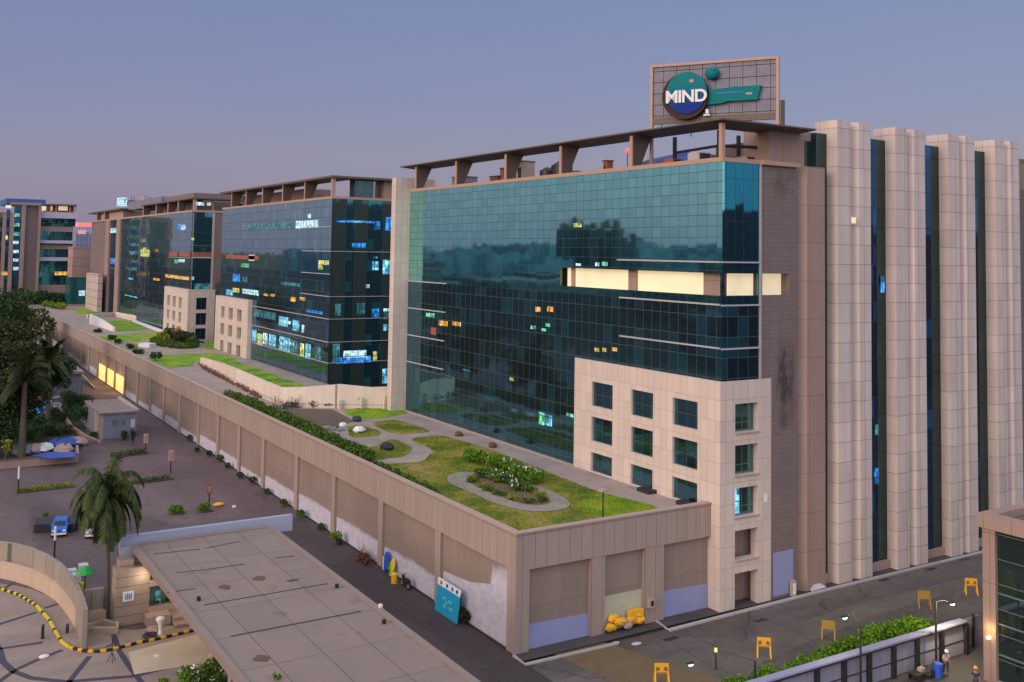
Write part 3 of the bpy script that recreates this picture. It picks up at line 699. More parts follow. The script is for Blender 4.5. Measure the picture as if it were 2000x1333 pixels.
# round planted bed in front of second annex
bedc = (56.6, 239)
bd = thing('round_flower_bed', 'round hedge-edged bed with dark shrubs on the far terrace', 'flower bed', (bedc[0], bedc[1], GZ))
cl = [(bedc[0]+math.cos(t)*3.9, bedc[1]+math.sin(t)*11, GZ+.5, .9, 2.2, .6) for t in np.arange(0, 6.28, .33)]
fast(leaf_mb(cl, 4200, .26, 5), 'edging_hedge', 'leaf', bd)
MB().prism([(bedc[0]+math.cos(t)*3.6, bedc[1]+math.sin(t)*10) for t in np.arange(0, 6.28, .3)], GZ, GZ+.2).build('soil', 'soil', bd)
for k, (dx, dy, h, m_, lb) in enumerate([(-2, 3, 2.6, 'leafyellow', 'yellow-green shrub at the left of the round bed'), (0, 5, 3.6, 'leafdark2', 'tall dark shrub at the back of the round bed'),
          (1.4, 1, 3.4, 'leafdark2', 'dark shrub in the middle of the round bed'), (2.5, -2, 3.0, 'leafdark2', 'dark spreading shrub at the right of the round bed'), (2.9, -5.5, 1.7, 'leaf', 'low pale shrub at the near end of the round bed')]):
    bush('bed_shrub', lb, (bedc[0]+dx, bedc[1]+dy, GZ+.2), 2.0, 3.2, h, 140+k, m_, 900, .24)
q = PZ(348, 664, GZ)
th = thing('garden_kiosk', 'small orange-roofed garden kiosk behind the round bed', 'kiosk', (59.5, 249, GZ))
MB().box(58.6, 60.6, 248, 250, GZ, GZ+2.2).build('body', 'coping', th); MB().add([(58.2, 247.5, GZ+2.2), (61, 247.5, GZ+2.2), (61, 250.5, GZ+2.2), (58.2, 250.5, GZ+2.2), (59.6, 249, GZ+3.3)], [(0, 1, 4), (1, 2, 4), (2, 3, 4), (3, 0, 4), (0, 3, 2, 1)]).build('roof', 'orange', th)
for k, (a, b) in enumerate([(105, 602), (118, 604), (92, 599)]):
    q = PZ(a, b, GZ); bush('terrace_shrub', ['bright green shrub at the far end of the podium roof', 'yellow-green shrub at the far end of the podium roof', 'green shrub in the very corner of the podium roof'][k], (max(q[0], 44.5), q[1], GZ), 2.6, 7, 2.2, 150+k, ['leafbright', 'leafyellow', 'leafbright'][k], 900, .35)
# pale retaining walls
def leanwall(name, label, pts, zt, mat='whitewall', th_=.5, zb=GZ):
    t = thing(name, label, 'wall', (pts[0][0], pts[0][1], zb))
    MB().strip(pts, th_, zb-.01, zt).build('wall_face', mat, t); return t
W1 = [(62.55, 129.9), (59, 131.8), (55, 134.0), (51, 136.8), (48.4, 140.2), (48.6, 150), (49.4, 163), (50.3, 178), (51.2, 194)]
t = leanwall('stone_retaining_wall', 'pale cracked stone retaining wall with ragged top between the two terraces', W1, [11.7, 11.5, 11.9, 11.4, 11.1, 11.1, 11.0, 10.7, 10.0])
cp_ = MB()
rg = random.Random(3)
for k in range(110):   # ragged rust-brown scrap at the foot
    y = 148+46*rg.random(); x = 48.6+(y-150)*.058-.45-rg.random()*.35; a_ = rg.uniform(0, 3)
    cp_.tube((x-.25*math.cos(a_), y-.9*math.sin(a_), GZ+rg.random()*.2), (x+.25*math.cos(a_), y+.9*math.sin(a_), GZ+.25+rg.random()*.55), .10+rg.random()*.12, .05, 5)
cp_.build('rusty_edge', 'rust', t)
for x, y, w_, h in ((57.3, 132.4, .35, 1.6), (60.2, 130.9, .3, 1.9), (54.6, 133.9, .4, 1.3)):
    MB().box(x, x+w_, y-.75, y-.35, GZ, GZ+h).build('buttress', 'whitewall', t)
leanwall('ramp_wall', 'white sloping ramp wall far along the terrace', [PZ(176, 633, GZ), PZ(200, 640, GZ), PZ(223, 648, GZ)], [11.3, 10.6, 9.6], 'white')
leanwall('low_terrace_wall', 'low pale rubble wall in front of the third block', [PZ(170, 622, GZ), PZ(225, 618, GZ), PZ(267, 628, GZ)], [9.7, 9.9, 10.2], 'whitewall')
leanwall('stone_bench', 'white stone bench beside the tiny lawn', [PZ(277, 678, GZ), PZ(298, 679, GZ)], 9.4, 'white', 2.5)
leanwall('far_kerb_wall', 'white kerb between lawn and third block glass', [PZ(262, 629, GZ), PZ(330, 654, GZ)], 9.0, 'white', 1.0)
# small things on the terrace
def rock(name, label, px, py, s, mat, seed, z=GZ, cat='rock', flat=.6):
    x, y = PZ(px, py, z); rg = random.Random(seed); mb = MB(); mb.ball((x, y, z+s*flat*.6+.05), s, 9, 6, (1, 1.2, flat))
    mb.v = [(a+rg.uniform(-.15, .15)*s, b+rg.uniform(-.15, .15)*s, max(z+.02, c+rg.uniform(-.12, .12)*s)) for a, b, c in mb.v]
    return tag(mb.build(name, mat), label, cat)
rock('boulder', 'dark grey boulder on the small olive lawn', 756, 879, .8, 'dark', 1)
rock('boulder', 'white boulder on the small lawn by the soil bed', 701, 845, .75, 'white', 2)
rock('boulder', 'small white stone at the corner of the soil bed', 669, 834, .5, 'white', 3)
rock('debris_pile', 'dark heap at the far corner of the soil bed', 697, 823, .65, 'dark', 4, cat='debris')
rock('debris_pile', 'dark rusty scrap on the terrace edge below the green reflection', 896, 852, .5, 'rust', 5, cat='debris')
rock('debris_pile', 'orange-brown scrap on the terrace path by the glass', 962, 874, .5, 'rust', 6, cat='debris')
# dead brush by the wall
th = thing('bare_brush', 'tangle of bare dark branches at the left foot of the stone wall', 'brush', (48.5, 139.5, GZ))
br = MB(); rg = random.Random(7)
for k in range(70):
    x, y = 46.2+rg.random()*7, 137.6+rg.uniform(-1, 1.5)-(k % 5)*.3
    br.tube((x, y, GZ), (x+rg.uniform(-.8, .8), y+rg.uniform(-.5, .5), GZ+rg.uniform(.5, 2.0)), .05, .015, 4)
br.build('branches', 'bark', th)['kind'] = 'stuff'
fast(leaf_mb([(52.3, 136, GZ+.6, 1.3, .6, .5), (54, 134.9, GZ+.5, 1.0, .6, .4), (49, 137.6, GZ+.4, 1.2, .7, .4)], 500, .16, 9), 'leaves', 'leafdark2', th)
# boxes of paving clutter on the terrace beside hedge
for k, (a, b) in enumerate([(640, 838), (652, 840), (664, 841)]):
    x, y = PZ(a, b, GZ); tag(MB().box(x-.5, x+.5, y-.7, y+.7, GZ, GZ+.28).build('paving_stack', 'gravel', bevel=.03), ['grey paving stack beside the hedge, leftmost of three', 'grey paving stack beside the hedge, middle of three', 'grey paving stack beside the hedge, rightmost of three'][k], 'paving stack', 'paving stacks beside the soil bed')
# service hatches by the annex
for k, (a, b, lb) in enumerate([(1221, 968, 'dark floor hatch at the foot of the pale annex, left'), (1302, 994, 'dark floor hatch at the foot of the pale annex beside the parapet')]):
    x, y = PZ(a, b, GZ); tag(MB().box(61.3, 62.3, y-.9, y+.9, GZ, GZ+.35).build('floor_hatch', 'dark', bevel=.03), lb, 'hatch')
gl = thing('garden_lamp_post', 'black lamp post on the near lawn of the roof garden', 'lamp post', (51.6, 67.6, GZ))
MB().tube((51.6, 67.6, GZ), (51.6, 67.6, GZ+2.6), .07, .06).build('pole', 'black', gl); MB().box(51.3, 51.9, 67.3, 67.9, GZ+2.6, GZ+2.8).build('lamp_head', 'coping', gl)
MB().tube((51.6, 67.6, GZ), (51.6, 67.6, GZ+.15), .18).build('base', 'coping', gl)

# ------------------------------------------------------------------ main office building
X0 = 62.6
b1 = thing('office_building', 'largest teal mirror-glass office block with a stone annex and tall stone fins', 'building', (X0, 65, 0))
MB().box(X0+1.6, 116, 66.6, 128, 0, 39.4).build('core', 'brown', b1)
cg = MB(); wall(cg, 'x', X0, X0+.25, (65.0, 128.2), (26.724, 39.5), [(65.25, 90.2, 27.5, 29.5)])
cg.build('curtain_wall', 'glass1', b1)
MB().box(X0, X0+.25, 65.0, 128.2, 8.4, 26.72).build('reflection_dark_glazing', 'glass1b', b1)  # same curtain wall, coloured darker for the city it mirrors
cf = MB(); wall(cf, 'y', 65.0, 65.25, (X0+.25, 67.2), (26.604, 39.5), [(X0+.3, 67.1, 27.5, 29.5)])
cf.build('corner_glazing', 'glassfront', b1)
MB().box(X0+.25, 67.2, 65.0, 65.25, 19.9, 26.60).build('reflection_dark_glazing', 'glass1b', b1)
cw = MB(); cw.box(X0+.25, X0+1.0, 65.3, 90.3, 27.3, 27.46).box(X0+.25, X0+1.0, 65.3, 90.3, 29.54, 29.7); cw.build('balcony_slab', 'soffit', b1)
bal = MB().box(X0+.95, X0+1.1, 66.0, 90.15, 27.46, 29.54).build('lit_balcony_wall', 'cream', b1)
for a, b in ((65.9, 68.2), (77.9, 79.2), (88.6, 89.2)):
    MB().box(X0+.75, X0+.94, a, b, 27.46, 29.54).build('balcony_door', 'pier' if b < 80 else 'tan', bal)
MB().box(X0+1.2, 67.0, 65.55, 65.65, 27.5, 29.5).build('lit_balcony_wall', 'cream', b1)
MB().box(X0+.02, X0+.14, 65.02, 65.14, 27.5, 29.5).build('corner_post', 'tan', b1)
# trim, bands
MB().box(67.2, 67.38, 64.86, 65.3, 19.9, 39.5).build('corner_trim', 'trimwhite', b1)
wb = MB(); wall(wb, 'y', 65.0, 66.6, (67.38, 72.0), (0, 39.5), [(67.6, 71.1, 27.5, 29.5)]); wb.build('brown_wall', 'brown', b1)
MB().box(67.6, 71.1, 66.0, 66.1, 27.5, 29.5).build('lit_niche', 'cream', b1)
MB().box(69.0, 71.6, 64.97, 64.99, .3, 4.2).build('painted_plinth', 'blueplinth', b1)
MB().box(X0-.12, 67.3, 64.88, 65.5, 39.5, 39.9).box(X0-.12, X0+.6, 65.5, 128.2, 39.5, 39.9).box(67.3, 72.3, 64.7, 65.5, 39.5, 39.9).build('roof_coping', 'tan', b1)
for z, a, b in ((30.5, 65.2, 80.0), (26.7, 65.2, 79.6), (22.85, 65.2, 79.5), (26.8, 116.8, 128.1), (23.0, 116.8, 128.1), (19.2, 117, 128.1), (15.45, 117, 128.1)):
    MB().box(X0-.12, X0-.003, a, b, z-.07, z+.07).build('floor_band', 'lightstrip', b1)
for z in (30.5, 26.65, 22.8): MB().box(X0-.12, 67.18, 64.87, 64.997, z-.07, z+.07).build('floor_band', 'lightstrip', b1)
MB().box(X0-.35, X0-.003, 87, 128, 8.45, 8.62).build('plinth_kerb', 'coping', b1)
# stone annex
rows = [(15.3, 17.8), (11.7, 14.2), (8.62, 10.55)]
colsY = [(67.8, 71.2), (74.0, 77.3), (80.3, 83.8)]
XA = X0-.25
an = MB(); wall(an, 'x', XA, XA+.9, (65.8, 86.9), (0, 19.95), [(a, b, c, d) for a, b in colsY for c, d in rows])
an.build('annex_wall', 'stone', b1)
frw = [(15.35, 17.9), (11.6, 14.25), (7.95, 10.5), (4.2, 6.8), (0.02, 3.1)]
anf = MB(); wall(anf, 'y', 64.9, 65.796, (XA, 68.65), (0, 19.95), [(64.15, 67.0, a, b) for a, b in frw])
anf.build('annex_front_wall', 'stone', b1)
MB().box(XA+.9, 68.6, 65.8, 66.4, 19.5, 19.9).box(XA+.9, X0+1.6, 66.4, 86.9, 19.5, 19.9).box(67.9, 68.6, 65.8, 66.4, 0, 19.5).build('annex_cap', 'stone', b1)
MB().box(XA+.9, 68.6, 66.42, 66.55, 0, 7.4).build('annex_recess_wall', 'podium_bay', b1)
for a, b in colsY:
    for c, d in rows:
        window(b1, 'x', XA+.62, -1, a+.02, b-.02, c+.02, d-.02, 3, 'paneb' if c > 15 else 'pane')
for c, d in frw[:3]:
    window(b1, 'y', 65.5, -1, 64.17, 66.98, c+.02, d-.02, 2, 'pane')
MB().box(64.2, 65.2, 65.42, 65.46, 8.1, 10.4).build('lit_window', 'lit_cyan', b1)
for a, b in frw[:4]: MB().box(64.1, 67.1, 64.80, 64.898, a-.12, a-.01).build('window_sill', 'coping', b1)
MB().box(67.75, 68.15, 64.86, 64.898, 8.9, 9.6).build('notice', 'white', b1)
# tan pier and upper wall right of the brown wall
MB().prism([(72.1, 66.2), (73.4, 64.9), (75.9, 64.9), (75.9, 66.6), (72.1, 66.6)], 0, 39.7).build('pier', 'pier', b1)
MB().box(70.2, 76.2, 66.62, 70, 39.5, 43.3).build('upper_wall', 'pier', b1)
MB().box(75.0, 76.15, 66.55, 66.617, 39.9, 42.4).build('upper_window', 'glassgreen', b1)
# tall fin pairs
for a0, a1, a2, c1, c2 in ((77.15, 77.6, 79.55, 80.75, 82.5), (86.0, 86.35, 88.2, 89.35, 91.15), (94.9, 95.1, 97.05, 98.15, 99.8), (103.2, 103.6, 105.4, 106.5, 108.2)):
    MB().prism([(a0+.25, 67.4), (a0+.25, 66.0), (a1, 64.8), (a2, 64.8), (a2, 67.4)], 0, 44.5).build('stone_fin', 'column', b1)
    MB().prism([(a2+.03, 67.4), (a2+.03, 66.1), (c1, 64.8), (c2, 64.8), (c2, 67.4)], 0, 44.5).build('stone_fin', 'column', b1)
for a, b in ((75.9, 77.4), (82.5, 86.25), (91.15, 95.15), (99.8, 103.45)):
    MB().box(a, b, 65.95, 67.2, .9, 43.2).build('strip_glazing', 'glassgreen', b1)
    if b-a > 2: MB().box(a, b-1.6, 65.85, 65.94, .9, 43.2).build('strip_glazing', 'glassnavy', b1)
    MB().box(a, b, 65.6, 67.2, .1, .9).build('sill', 'coping', b1)
MB().box(108.2, 118, 66.8, 68, 0, 42.4).build('end_wall', 'pier', b1)
MB().box(76, 116, 67.2, 80, 39.4, 43.1).build('upper_core', 'brown', b1)
MB().box(60.35, X0-.004, 128.2, 129.6, 8.5, 41.5).box(X0-.004, X0+4, 128.2, 129.6, 39, 41.5).build('end_pier', 'stone', b1)
for (x0, y0, x1, y1, mm) in ((1720, 540, 1727, 572, 'lit_blue'), (1709, 830, 1716, 850, 'lit_dim'), (1708, 915, 1716, 945, 'lit_blue')):
    lity(b1, 65.82, x0, y0, x1, y1, mm)
lity(b1, 64.8, 1663, 425, 1670, 437, 'cream', .12, 'wall_lamp')
# lights and reflections inside the curtain wall
for (x0, y0, x1, y1, mm) in ((1046, 600, 1056, 610, 'lit_orange'), (1069, 599, 1082, 610, 'lit_orange'), (857, 627, 874, 638, 'lit_orange'), (884, 628, 900, 638, 'lit_orange'),
        (1162, 680, 1170, 688, 'lit_orange'), (1177, 680, 1184, 688, 'lit_orange'), (1196, 679, 1205, 687, 'lit_orange'), (1037, 636, 1046, 644, 'lit_green'), (1058, 642, 1067, 648, 'lit_green'), (1066, 632, 1074, 639, 'lit_green'),
        (1125, 515, 1134, 520, 'lit_white'), (1163, 513, 1170, 520, 'lit_white'), (1176, 512, 1186, 520, 'lit_green'), (1120, 436, 1136, 444, 'lit_yellow'),
        (832, 612, 850, 621, 'lit_green'), (903, 722, 918, 727, 'lit_dim'), (996, 738, 1004, 745, 'lit_yellow'), (1053, 806, 1065, 832, 'lit_green'), (1066, 811, 1078, 834, 'lit_cyan'), (1106, 808, 1120, 816, 'lit_green'),
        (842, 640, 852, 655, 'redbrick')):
    litx(b1, X0, x0, y0, x1, y1, mm)
# roof: fins and canopy
def rooffins(parent, Xf, ys_, z0, z1, dtop=2.5, dbot=1.1, th_=.32):
    for y in ys_:
        o = MB().add([(Xf+.12, y-th_/2, z0), (Xf+dbot, y-th_/2, z0), (Xf+dtop, y-th_/2, z1), (Xf+.12, y-th_/2, z1), (Xf+.12, y+th_/2, z0), (Xf+dbot, y+th_/2, z0), (Xf+dtop, y+th_/2, z1), (Xf+.12, y+th_/2, z1)],
                 [(0, 1, 2, 3), (4, 7, 6, 5), (0, 3, 7, 4), (1, 5, 6, 2), (3, 2, 6, 7), (0, 4, 5, 1)]).build('roof_fin', 'soffit', parent)
        MB().box(Xf-.02, Xf+.12, y-th_/2-.05, y+th_/2+.05, z0, z1).build('edge_post', 'tan', o)
rooffins(b1, X0, [126.6, 114.7, 102.2, 90.5, 78.0], 39.9, 43.0)
MB().box(X0+.05, X0+.45, 65.15, 65.55, 39.9, 43.0).build('corner_column', 'tan', b1)
MB().add([(X0-.5, 130.8, 43.2), (X0-.5, 64.6, 43.2), (74.4, 64.6, 43.2), (74.4, 68.2, 42.95), (65.5, 68.2, 42.95), (65.5, 130.8, 42.95), (X0-.5, 130.8, 43.34), (X0-.5, 64.6, 43.34), (74.4, 64.6, 43.34), (74.4, 68.2, 43.45), (65.5, 68.2, 43.45), (65.5, 130.8, 43.45)],
         [(0, 1, 4, 5), (1, 2, 3, 4), (6, 11, 10, 7), (7, 10, 9, 8), (0, 6, 7, 1), (1, 7, 8, 2), (2, 8, 9, 3), (3, 9, 10, 4), (4, 10, 11, 5), (5, 11, 6, 0)]).build('canopy', 'soffit', b1)
for x, y in ((66.6, 76.0), (70.5, 71.0), (72.6, 67.5), (66.0, 69.0)): MB().box(x, x+.3, y, y+.3, 39.5, 43.0).build('roof_post', 'dark', b1)
MB().tube((66.0, 69.2, 41.5), (72.8, 67.7, 41.6), .16, n=6).tube((66.7, 76.2, 41.4), (66.1, 69.2, 41.5), .14, n=6).build('roof_beam', 'dark', b1)
MB().box(67.5, 75, 72, 84, 39.4, 41.0).build('plant_room', 'brown', b1)
for x, y, s_, h, mm in ((63.9, 69.5, 1.6, 1.3, 'lightstrip'), (64.2, 73.5, 1.4, 1.0, 'redbrick'), (69.2, 68.6, 1.5, 1.2, 'coping'), (71.2, 68.4, 1.2, 1.1, 'coping')):
    tk = thing('roof_unit', {69.5: 'pale grey roof unit behind the corner column', 73.5: 'rust-red roof unit beside the corner column', 68.6: 'tan roof unit below the canopy right of the corner, left one', 68.4: 'tan roof unit below the canopy right of the corner, right one'}[y], 'roof unit', (x, y, 39.4), group='roof units')
    MB().box(x, x+s_, y, y+s_, 39.4, 39.5+h).build('casing', mm, tk, bevel=.04); MB().box(x+.15, x+s_-.15, y-.03, y, 39.8, 39.4+h).build('louvre', 'dark', tk)
# clutter between the fins
def tank(x, y, r, h, label, mat='dark', z=39.4):
    t = thing('water_tank', label, 'tank', (x, y, z)); MB().tube((x, y, z), (x, y, z+h*.8), r, r, 16).build('shell', mat, t, smooth=False); MB().tube((x, y, z+h*.8), (x, y, z+h), r, r*.35, 16).build('lid', mat, t)
tank(67.2, 96.8, 1.3, 2.6, 'black dome-lidded water tank on the main roof'); tank(66.8, 99.2, 1.0, 2.0, 'dark water tank behind the second roof fin')
for k, (x, y, sx, sy, h, mm, lb) in enumerate(((66, 119, 2.4, 3, 2.0, 'bluegrey', 'blue-grey plant cabin near the far end of the main roof'), (67, 107.5, 2.6, 3.2, 2.6, 'redbrick', 'rust-brown plant cabin on the main roof'), (66.4, 104.2, 1.8, 1.6, 3.1, 'coping', 'tall tan cabin on the main roof'),
        (66.5, 110.5, 2.0, 2.0, 1.6, 'soffit', 'brown low cabin on the main roof'), (66.3, 92.6, 2.2, 3.5, 1.1, 'dark', 'long dark duct casing on the main roof'), (66.2, 86.6, .8, .8, 1.9, 'redbrick', 'slim red-brown flue on the main roof'))):
    t = thing('plant_cabin', lb, 'cabin', (x, y, 39.4)); MB().box(x, x+sx, y, y+sy, 39.4, 39.4+h).build('body', mm, t, bevel=.03); MB().box(x-.1, x+sx+.1, y-.1, y+sy+.1, 39.4+h, 39.5+h).build('roof', 'soffit', t)
    MB().box(x-.03, x, y+.3, y+sy*.7, 39.7, 39.3+h*.8).build('louvre', 'dark', t)
t = thing('tarpaulin_shelter', 'blue tarpaulin tent on the main roof by the last fin', 'tent', (66.5, 78, 39.4))
MB().add([(66, 74, 39.5), (66, 84, 39.5), (70, 84, 39.5), (70, 74, 39.5), (68, 75.5, 41.6), (68, 82, 41.2)], [(0, 4, 5, 1), (1, 5, 2), (2, 5, 4, 3), (3, 4, 0), (0, 1, 2, 3)]).build('sheet', 'tarp', t)
t = thing('roof_mast', 'thin striped mast standing on the main roof under the canopy', 'mast', (66.8, 81.6, 39.4))
MB().tube((66.8, 81.6, 39.4), (66.8, 81.6, 43.0), .09, n=6).build('pole', 'dark', t); MB().tube((66.6, 81.8, 39.4), (66.6, 81.8, 42.9), .05, n=6).build('stay', 'white', t)
t = thing('aviation_beacon', 'red obstruction light seen between the roof fins', 'beacon', (66.6, 83.6, 39.4))
MB().tube((66.6, 83.6, 39.4), (66.6, 83.6, 42.1), .05, n=6).build('pole', 'dark', t); MB().ball((66.6, 83.6, 42.2), .32).build('lamp', 'lit_red', t)

# ------------------------------------------------------------------ rooftop sign
A, B = Vector((65.2, 78.2)), Vector((72.0, 67.1)); L = (B-A).length; ang = math.atan2(B.y-A.y, B.x-A.x)
sg = thing('rooftop_sign', 'large rooftop billboard with a blue and teal disc and white letters MIND', 'sign', (A.x, A.y, 39.4), ang)
z0 = -39.4
def sb(u0, u1, d0, d1, za, zb, nm, mt, par=sg, bv=0): return MB().box(u0, u1, d0, d1, za+z0, zb+z0).build(nm, mt, par, local=True, bevel=bv)
mt, ntt, bb, oo = newmat('sign_lattice')
tcn = N(ntt, 'ShaderNodeTexCoord'); sx = N(ntt, 'ShaderNodeSeparateXYZ'); ntt.links.new(tcn.outputs['Object'], sx.inputs[0])
def lines(s_, per, wd, ph=0): return mth(ntt, 'LESS_THAN', mth(ntt, 'MODULO', mth(ntt, 'ADD', s_, 100*per+ph), per), wd)
ln = mth(ntt, 'MAXIMUM', lines(sx.outputs[0], 1.35, .07), lines(sx.outputs[2], 1.15, .09))
ln2 = mth(ntt, 'MAXIMUM', lines(sx.outputs[0], .27, .05), lines(sx.outputs[2], .23, .04))
cc = mixc(ntt, mth(ntt, 'MULTIPLY', ln2, .35), (.21, .20, .26), (.09, .075, .10)); cc = mixc(ntt, ln, cc, (.035, .025, .035))
k = mth(ntt, 'MULTIPLY_ADD', noise(ntt, .6, 4), .8, .6); cc = mixc(ntt, 1.0, cc, k, 'MULTIPLY'); ntt.links.new(cc, bb.inputs['Base Color']); bb.inputs['Roughness'].default_value = .7
sb(.15, L-.15, .1, .22, 45.0, 50.25, 'panel', mt)
sb(0, .28, -.1, .35, 40, 50.5, 'frame_post', 'tan'); sb(L-.28, L, -.1, .35, 40, 50.5, 'frame_post', 'tan')
sb(.28, L-.28, -.06, .32, 50.25, 50.5, 'frame_rail', 'tan'); sb(.28, L-.28, -.06, .32, 44.35, 45.0, 'frame_rail', 'soffit')
for u in (1.1, 4.2, 7.4, 10.2): sb(u, u+.1, .15, .25, 43.0, 44.35, 'strut', 'dark')
sb(L+.1, L+.45, .1, .5, 43.2, 46.2, 'side_box', 'black')
def disc(cx, cz, r, d0, d1, nm, mt, sq=1.0):
    mb = MB(); n = 40
    mb.add([(cx+r*math.cos(2*math.pi*i/n), d0, cz+z0+r*sq*math.sin(2*math.pi*i/n)) for i in range(n)]+[(cx+r*math.cos(2*math.pi*i/n), d1, cz+z0+r*sq*math.sin(2*math.pi*i/n)) for i in range(n)],
           [tuple(range(n)), tuple(range(n, 2*n))[::-1]]+[(i, n+i, n+(i+1) % n, (i+1) % n) for i in range(n)])
    return mb.build(nm, mt, sg, local=True)
mtd, ntt, bb, oo = newmat('disc_paint'); tcn = N(ntt, 'ShaderNodeTexCoord'); sx = N(ntt, 'ShaderNodeSeparateXYZ'); ntt.links.new(tcn.outputs['Object'], sx.inputs[0])
mrn = N(ntt, 'ShaderNodeMapRange'); mrn.inputs[1].default_value = 46.0+z0; mrn.inputs[2].default_value = 48.2+z0; ntt.links.new(sx.outputs[2], mrn.inputs[0])
ntt.links.new(ramp(ntt, mrn.outputs[0], [(0, (.003, .03, .22)), (.5, (.003, .09, .24)), (1, (.002, .17, .19))]), bb.inputs['Base Color']); bb.inputs['Roughness'].default_value = .6; bb.inputs['Specular IOR Level'].default_value = .15
disc(3.85, 47.0, 2.35, -.75, .08, 'disc_rim', 'rim'); disc(4.05, 47.3, 2.1, -.86, -.76, 'disc_face', mtd)
disc(4.6, 48.45, .24, -.90, -.865, 'disc_mark', 'coping', .7)
MB().ball((6.5, -.3, 49.2+z0), .72, 16, 10, (1, .6, .9)).build('ball', 'teal', sg, local=True, smooth=True)
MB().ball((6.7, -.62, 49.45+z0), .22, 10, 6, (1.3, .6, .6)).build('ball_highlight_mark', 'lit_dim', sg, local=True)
bar = [(6.0, 46.05), (7.6, 46.15), (8.0, 46.3), (11.0, 46.3), (11.35, 47.7), (8.8, 47.72), (6.6, 47.55), (6.0, 47.5)]
n = len(bar)
bo = MB().add([(p[0], -.35, p[1]+z0) for p in bar]+[(p[0], .08, p[1]+z0) for p in bar], [tuple(range(n)), tuple(range(n, 2*n))[::-1]]+[(i, n+i, n+(i+1) % n, (i+1) % n) for i in range(n)]).build('teal_bar', 'teal', sg, local=True)
MB().box(9.9, 10.5, -.38, -.352, 46.85+z0, 47.05+z0).build('bar_mark', 'coping', bo, local=True)
MB().box(6.9, 9.6, -.37, -.352, 47.1+z0, 47.2+z0).build('bar_line', 'blue', bo, local=True)
MB().box(5.9, 6.2, -.45, 0, 45.15+z0, 45.6+z0).build('lamp', 'white', sg, local=True); MB().box(5.7, 6.3, -.45, 0, 44.95+z0, 45.1+z0).build('lamp', 'white', sg, local=True)
fc = bpy.data.curves.new('t', 'FONT'); fc.body = 'MIND'; fc.size = 1.72; fc.extrude = .05; fc.offset = .045; fc.align_x = 'CENTER'; fc.space_character = .93
fo = bpy.data.objects.new('t', fc); COL.objects.link(fo); bpy.context.view_layer.update()
me = bpy.data.meshes.new_from_object(fo.evaluated_get(bpy.context.evaluated_depsgraph_get())); bpy.data.objects.remove(fo)
me.transform(Matrix.Rotation(R(90), 4, 'X')); me.materials.clear(); me.materials.append(M['white'])
lo = bpy.data.objects.new('letters', me); COL.objects.link(lo); lo.parent = sg; lo.location = (4.05, -.95, 46.35+z0)
lo.scale = (1.02, 1, 1)

# ------------------------------------------------------------------ second office building
X2 = 63.2; Y2 = 159.6
b2 = thing('office_building', 'middle glass office block with a small pale nine-window annex at its far end', 'building', (X2, Y2, 0))
MB().box(X2+.3, 118, Y2+.3, 226, 0, 39.7).build('core', 'brown', b2)
MB().box(X2, X2+.3, Y2, 226, 26.95, 39.8).build('curtain_wall', 'glass2', b2)
MB().box(X2, X2+.3, Y2, 226, 7.6, 26.946).build('reflection_dark_glazing', 'glass2b', b2)
fr = [(643.7, 674, 'glassolive'), (674, 690, 'glassdark'), (690, 716, 'glassolive'), (716, 746, 'glassdark'), (746, 775, 'glassolive')]
for a, b, mm in fr:
    xa, xb = PY(a, 560, Y2)[0], PY(b, 560, Y2)[0]
    MB().box(max(xa, X2+.3) if a < 650 else xa, xb+(6 if b > 770 else 0), Y2+(0 if mm == 'glassolive' else .12), Y2+.3, 7.6, 39.8).build('front_glazing', mm, b2)
MB().box(X2, X2+.32, Y2-.05, Y2-.003, 7.6, 39.8).build('corner_mullion', 'dark', b2)
MB().box(X2-.15, X2+.5, Y2-.15, 226, 39.8, 40.2).box(X2+.5, 80, Y2-.15, Y2+.5, 39.8, 40.2).build('roof_coping', 'tan', b2)
rooffins(b2, X2, [PX(x, 365, X2)[0] for x in (453, 481, 513, 552, 595)], 40.2, 43.4, 2.6, 1.4)
MB().box(X2, X2+.6, Y2+.1, Y2+.7, 40.2, 43.4).build('corner_column', 'tan', b2)
MB().box(X2-.4, X2+4.5, Y2-.4, 227.5, 43.4, 43.75).box(X2+4.5, 80, Y2-.4, Y2+4.5, 43.4, 43.75).build('canopy', 'soffit', b2)
MB().box(68.0, 71.5, Y2+1.5, Y2+4, 40.2, 43.4).build('plant_screen', 'glassolive', b2)
MB().box(73.2, 80, Y2+.8, Y2+5, 40.2, 43.4).build('plant_room', 'pier', b2)
MB().box(X2+4.5, X2+10, 185, 226, 39.7, 42.9).build('plant_room', 'brown', b2)
for z in (35.0, 30.8, 26.9, 23.1, 19.3, 15.4, 11.9):
    MB().box(X2-.10, X2-.003, Y2, Y2+(14 if z > 20 else 42), z-.06, z+.06).build('floor_band', 'lightstrip', b2)
for z in (30.8, 23.1, 19.3, 15.4, 11.9): MB().box(X2-.1, 75.5, Y2-.12, Y2-.003, z-.05, z+.05).build('floor_band', 'lightstrip', b2)
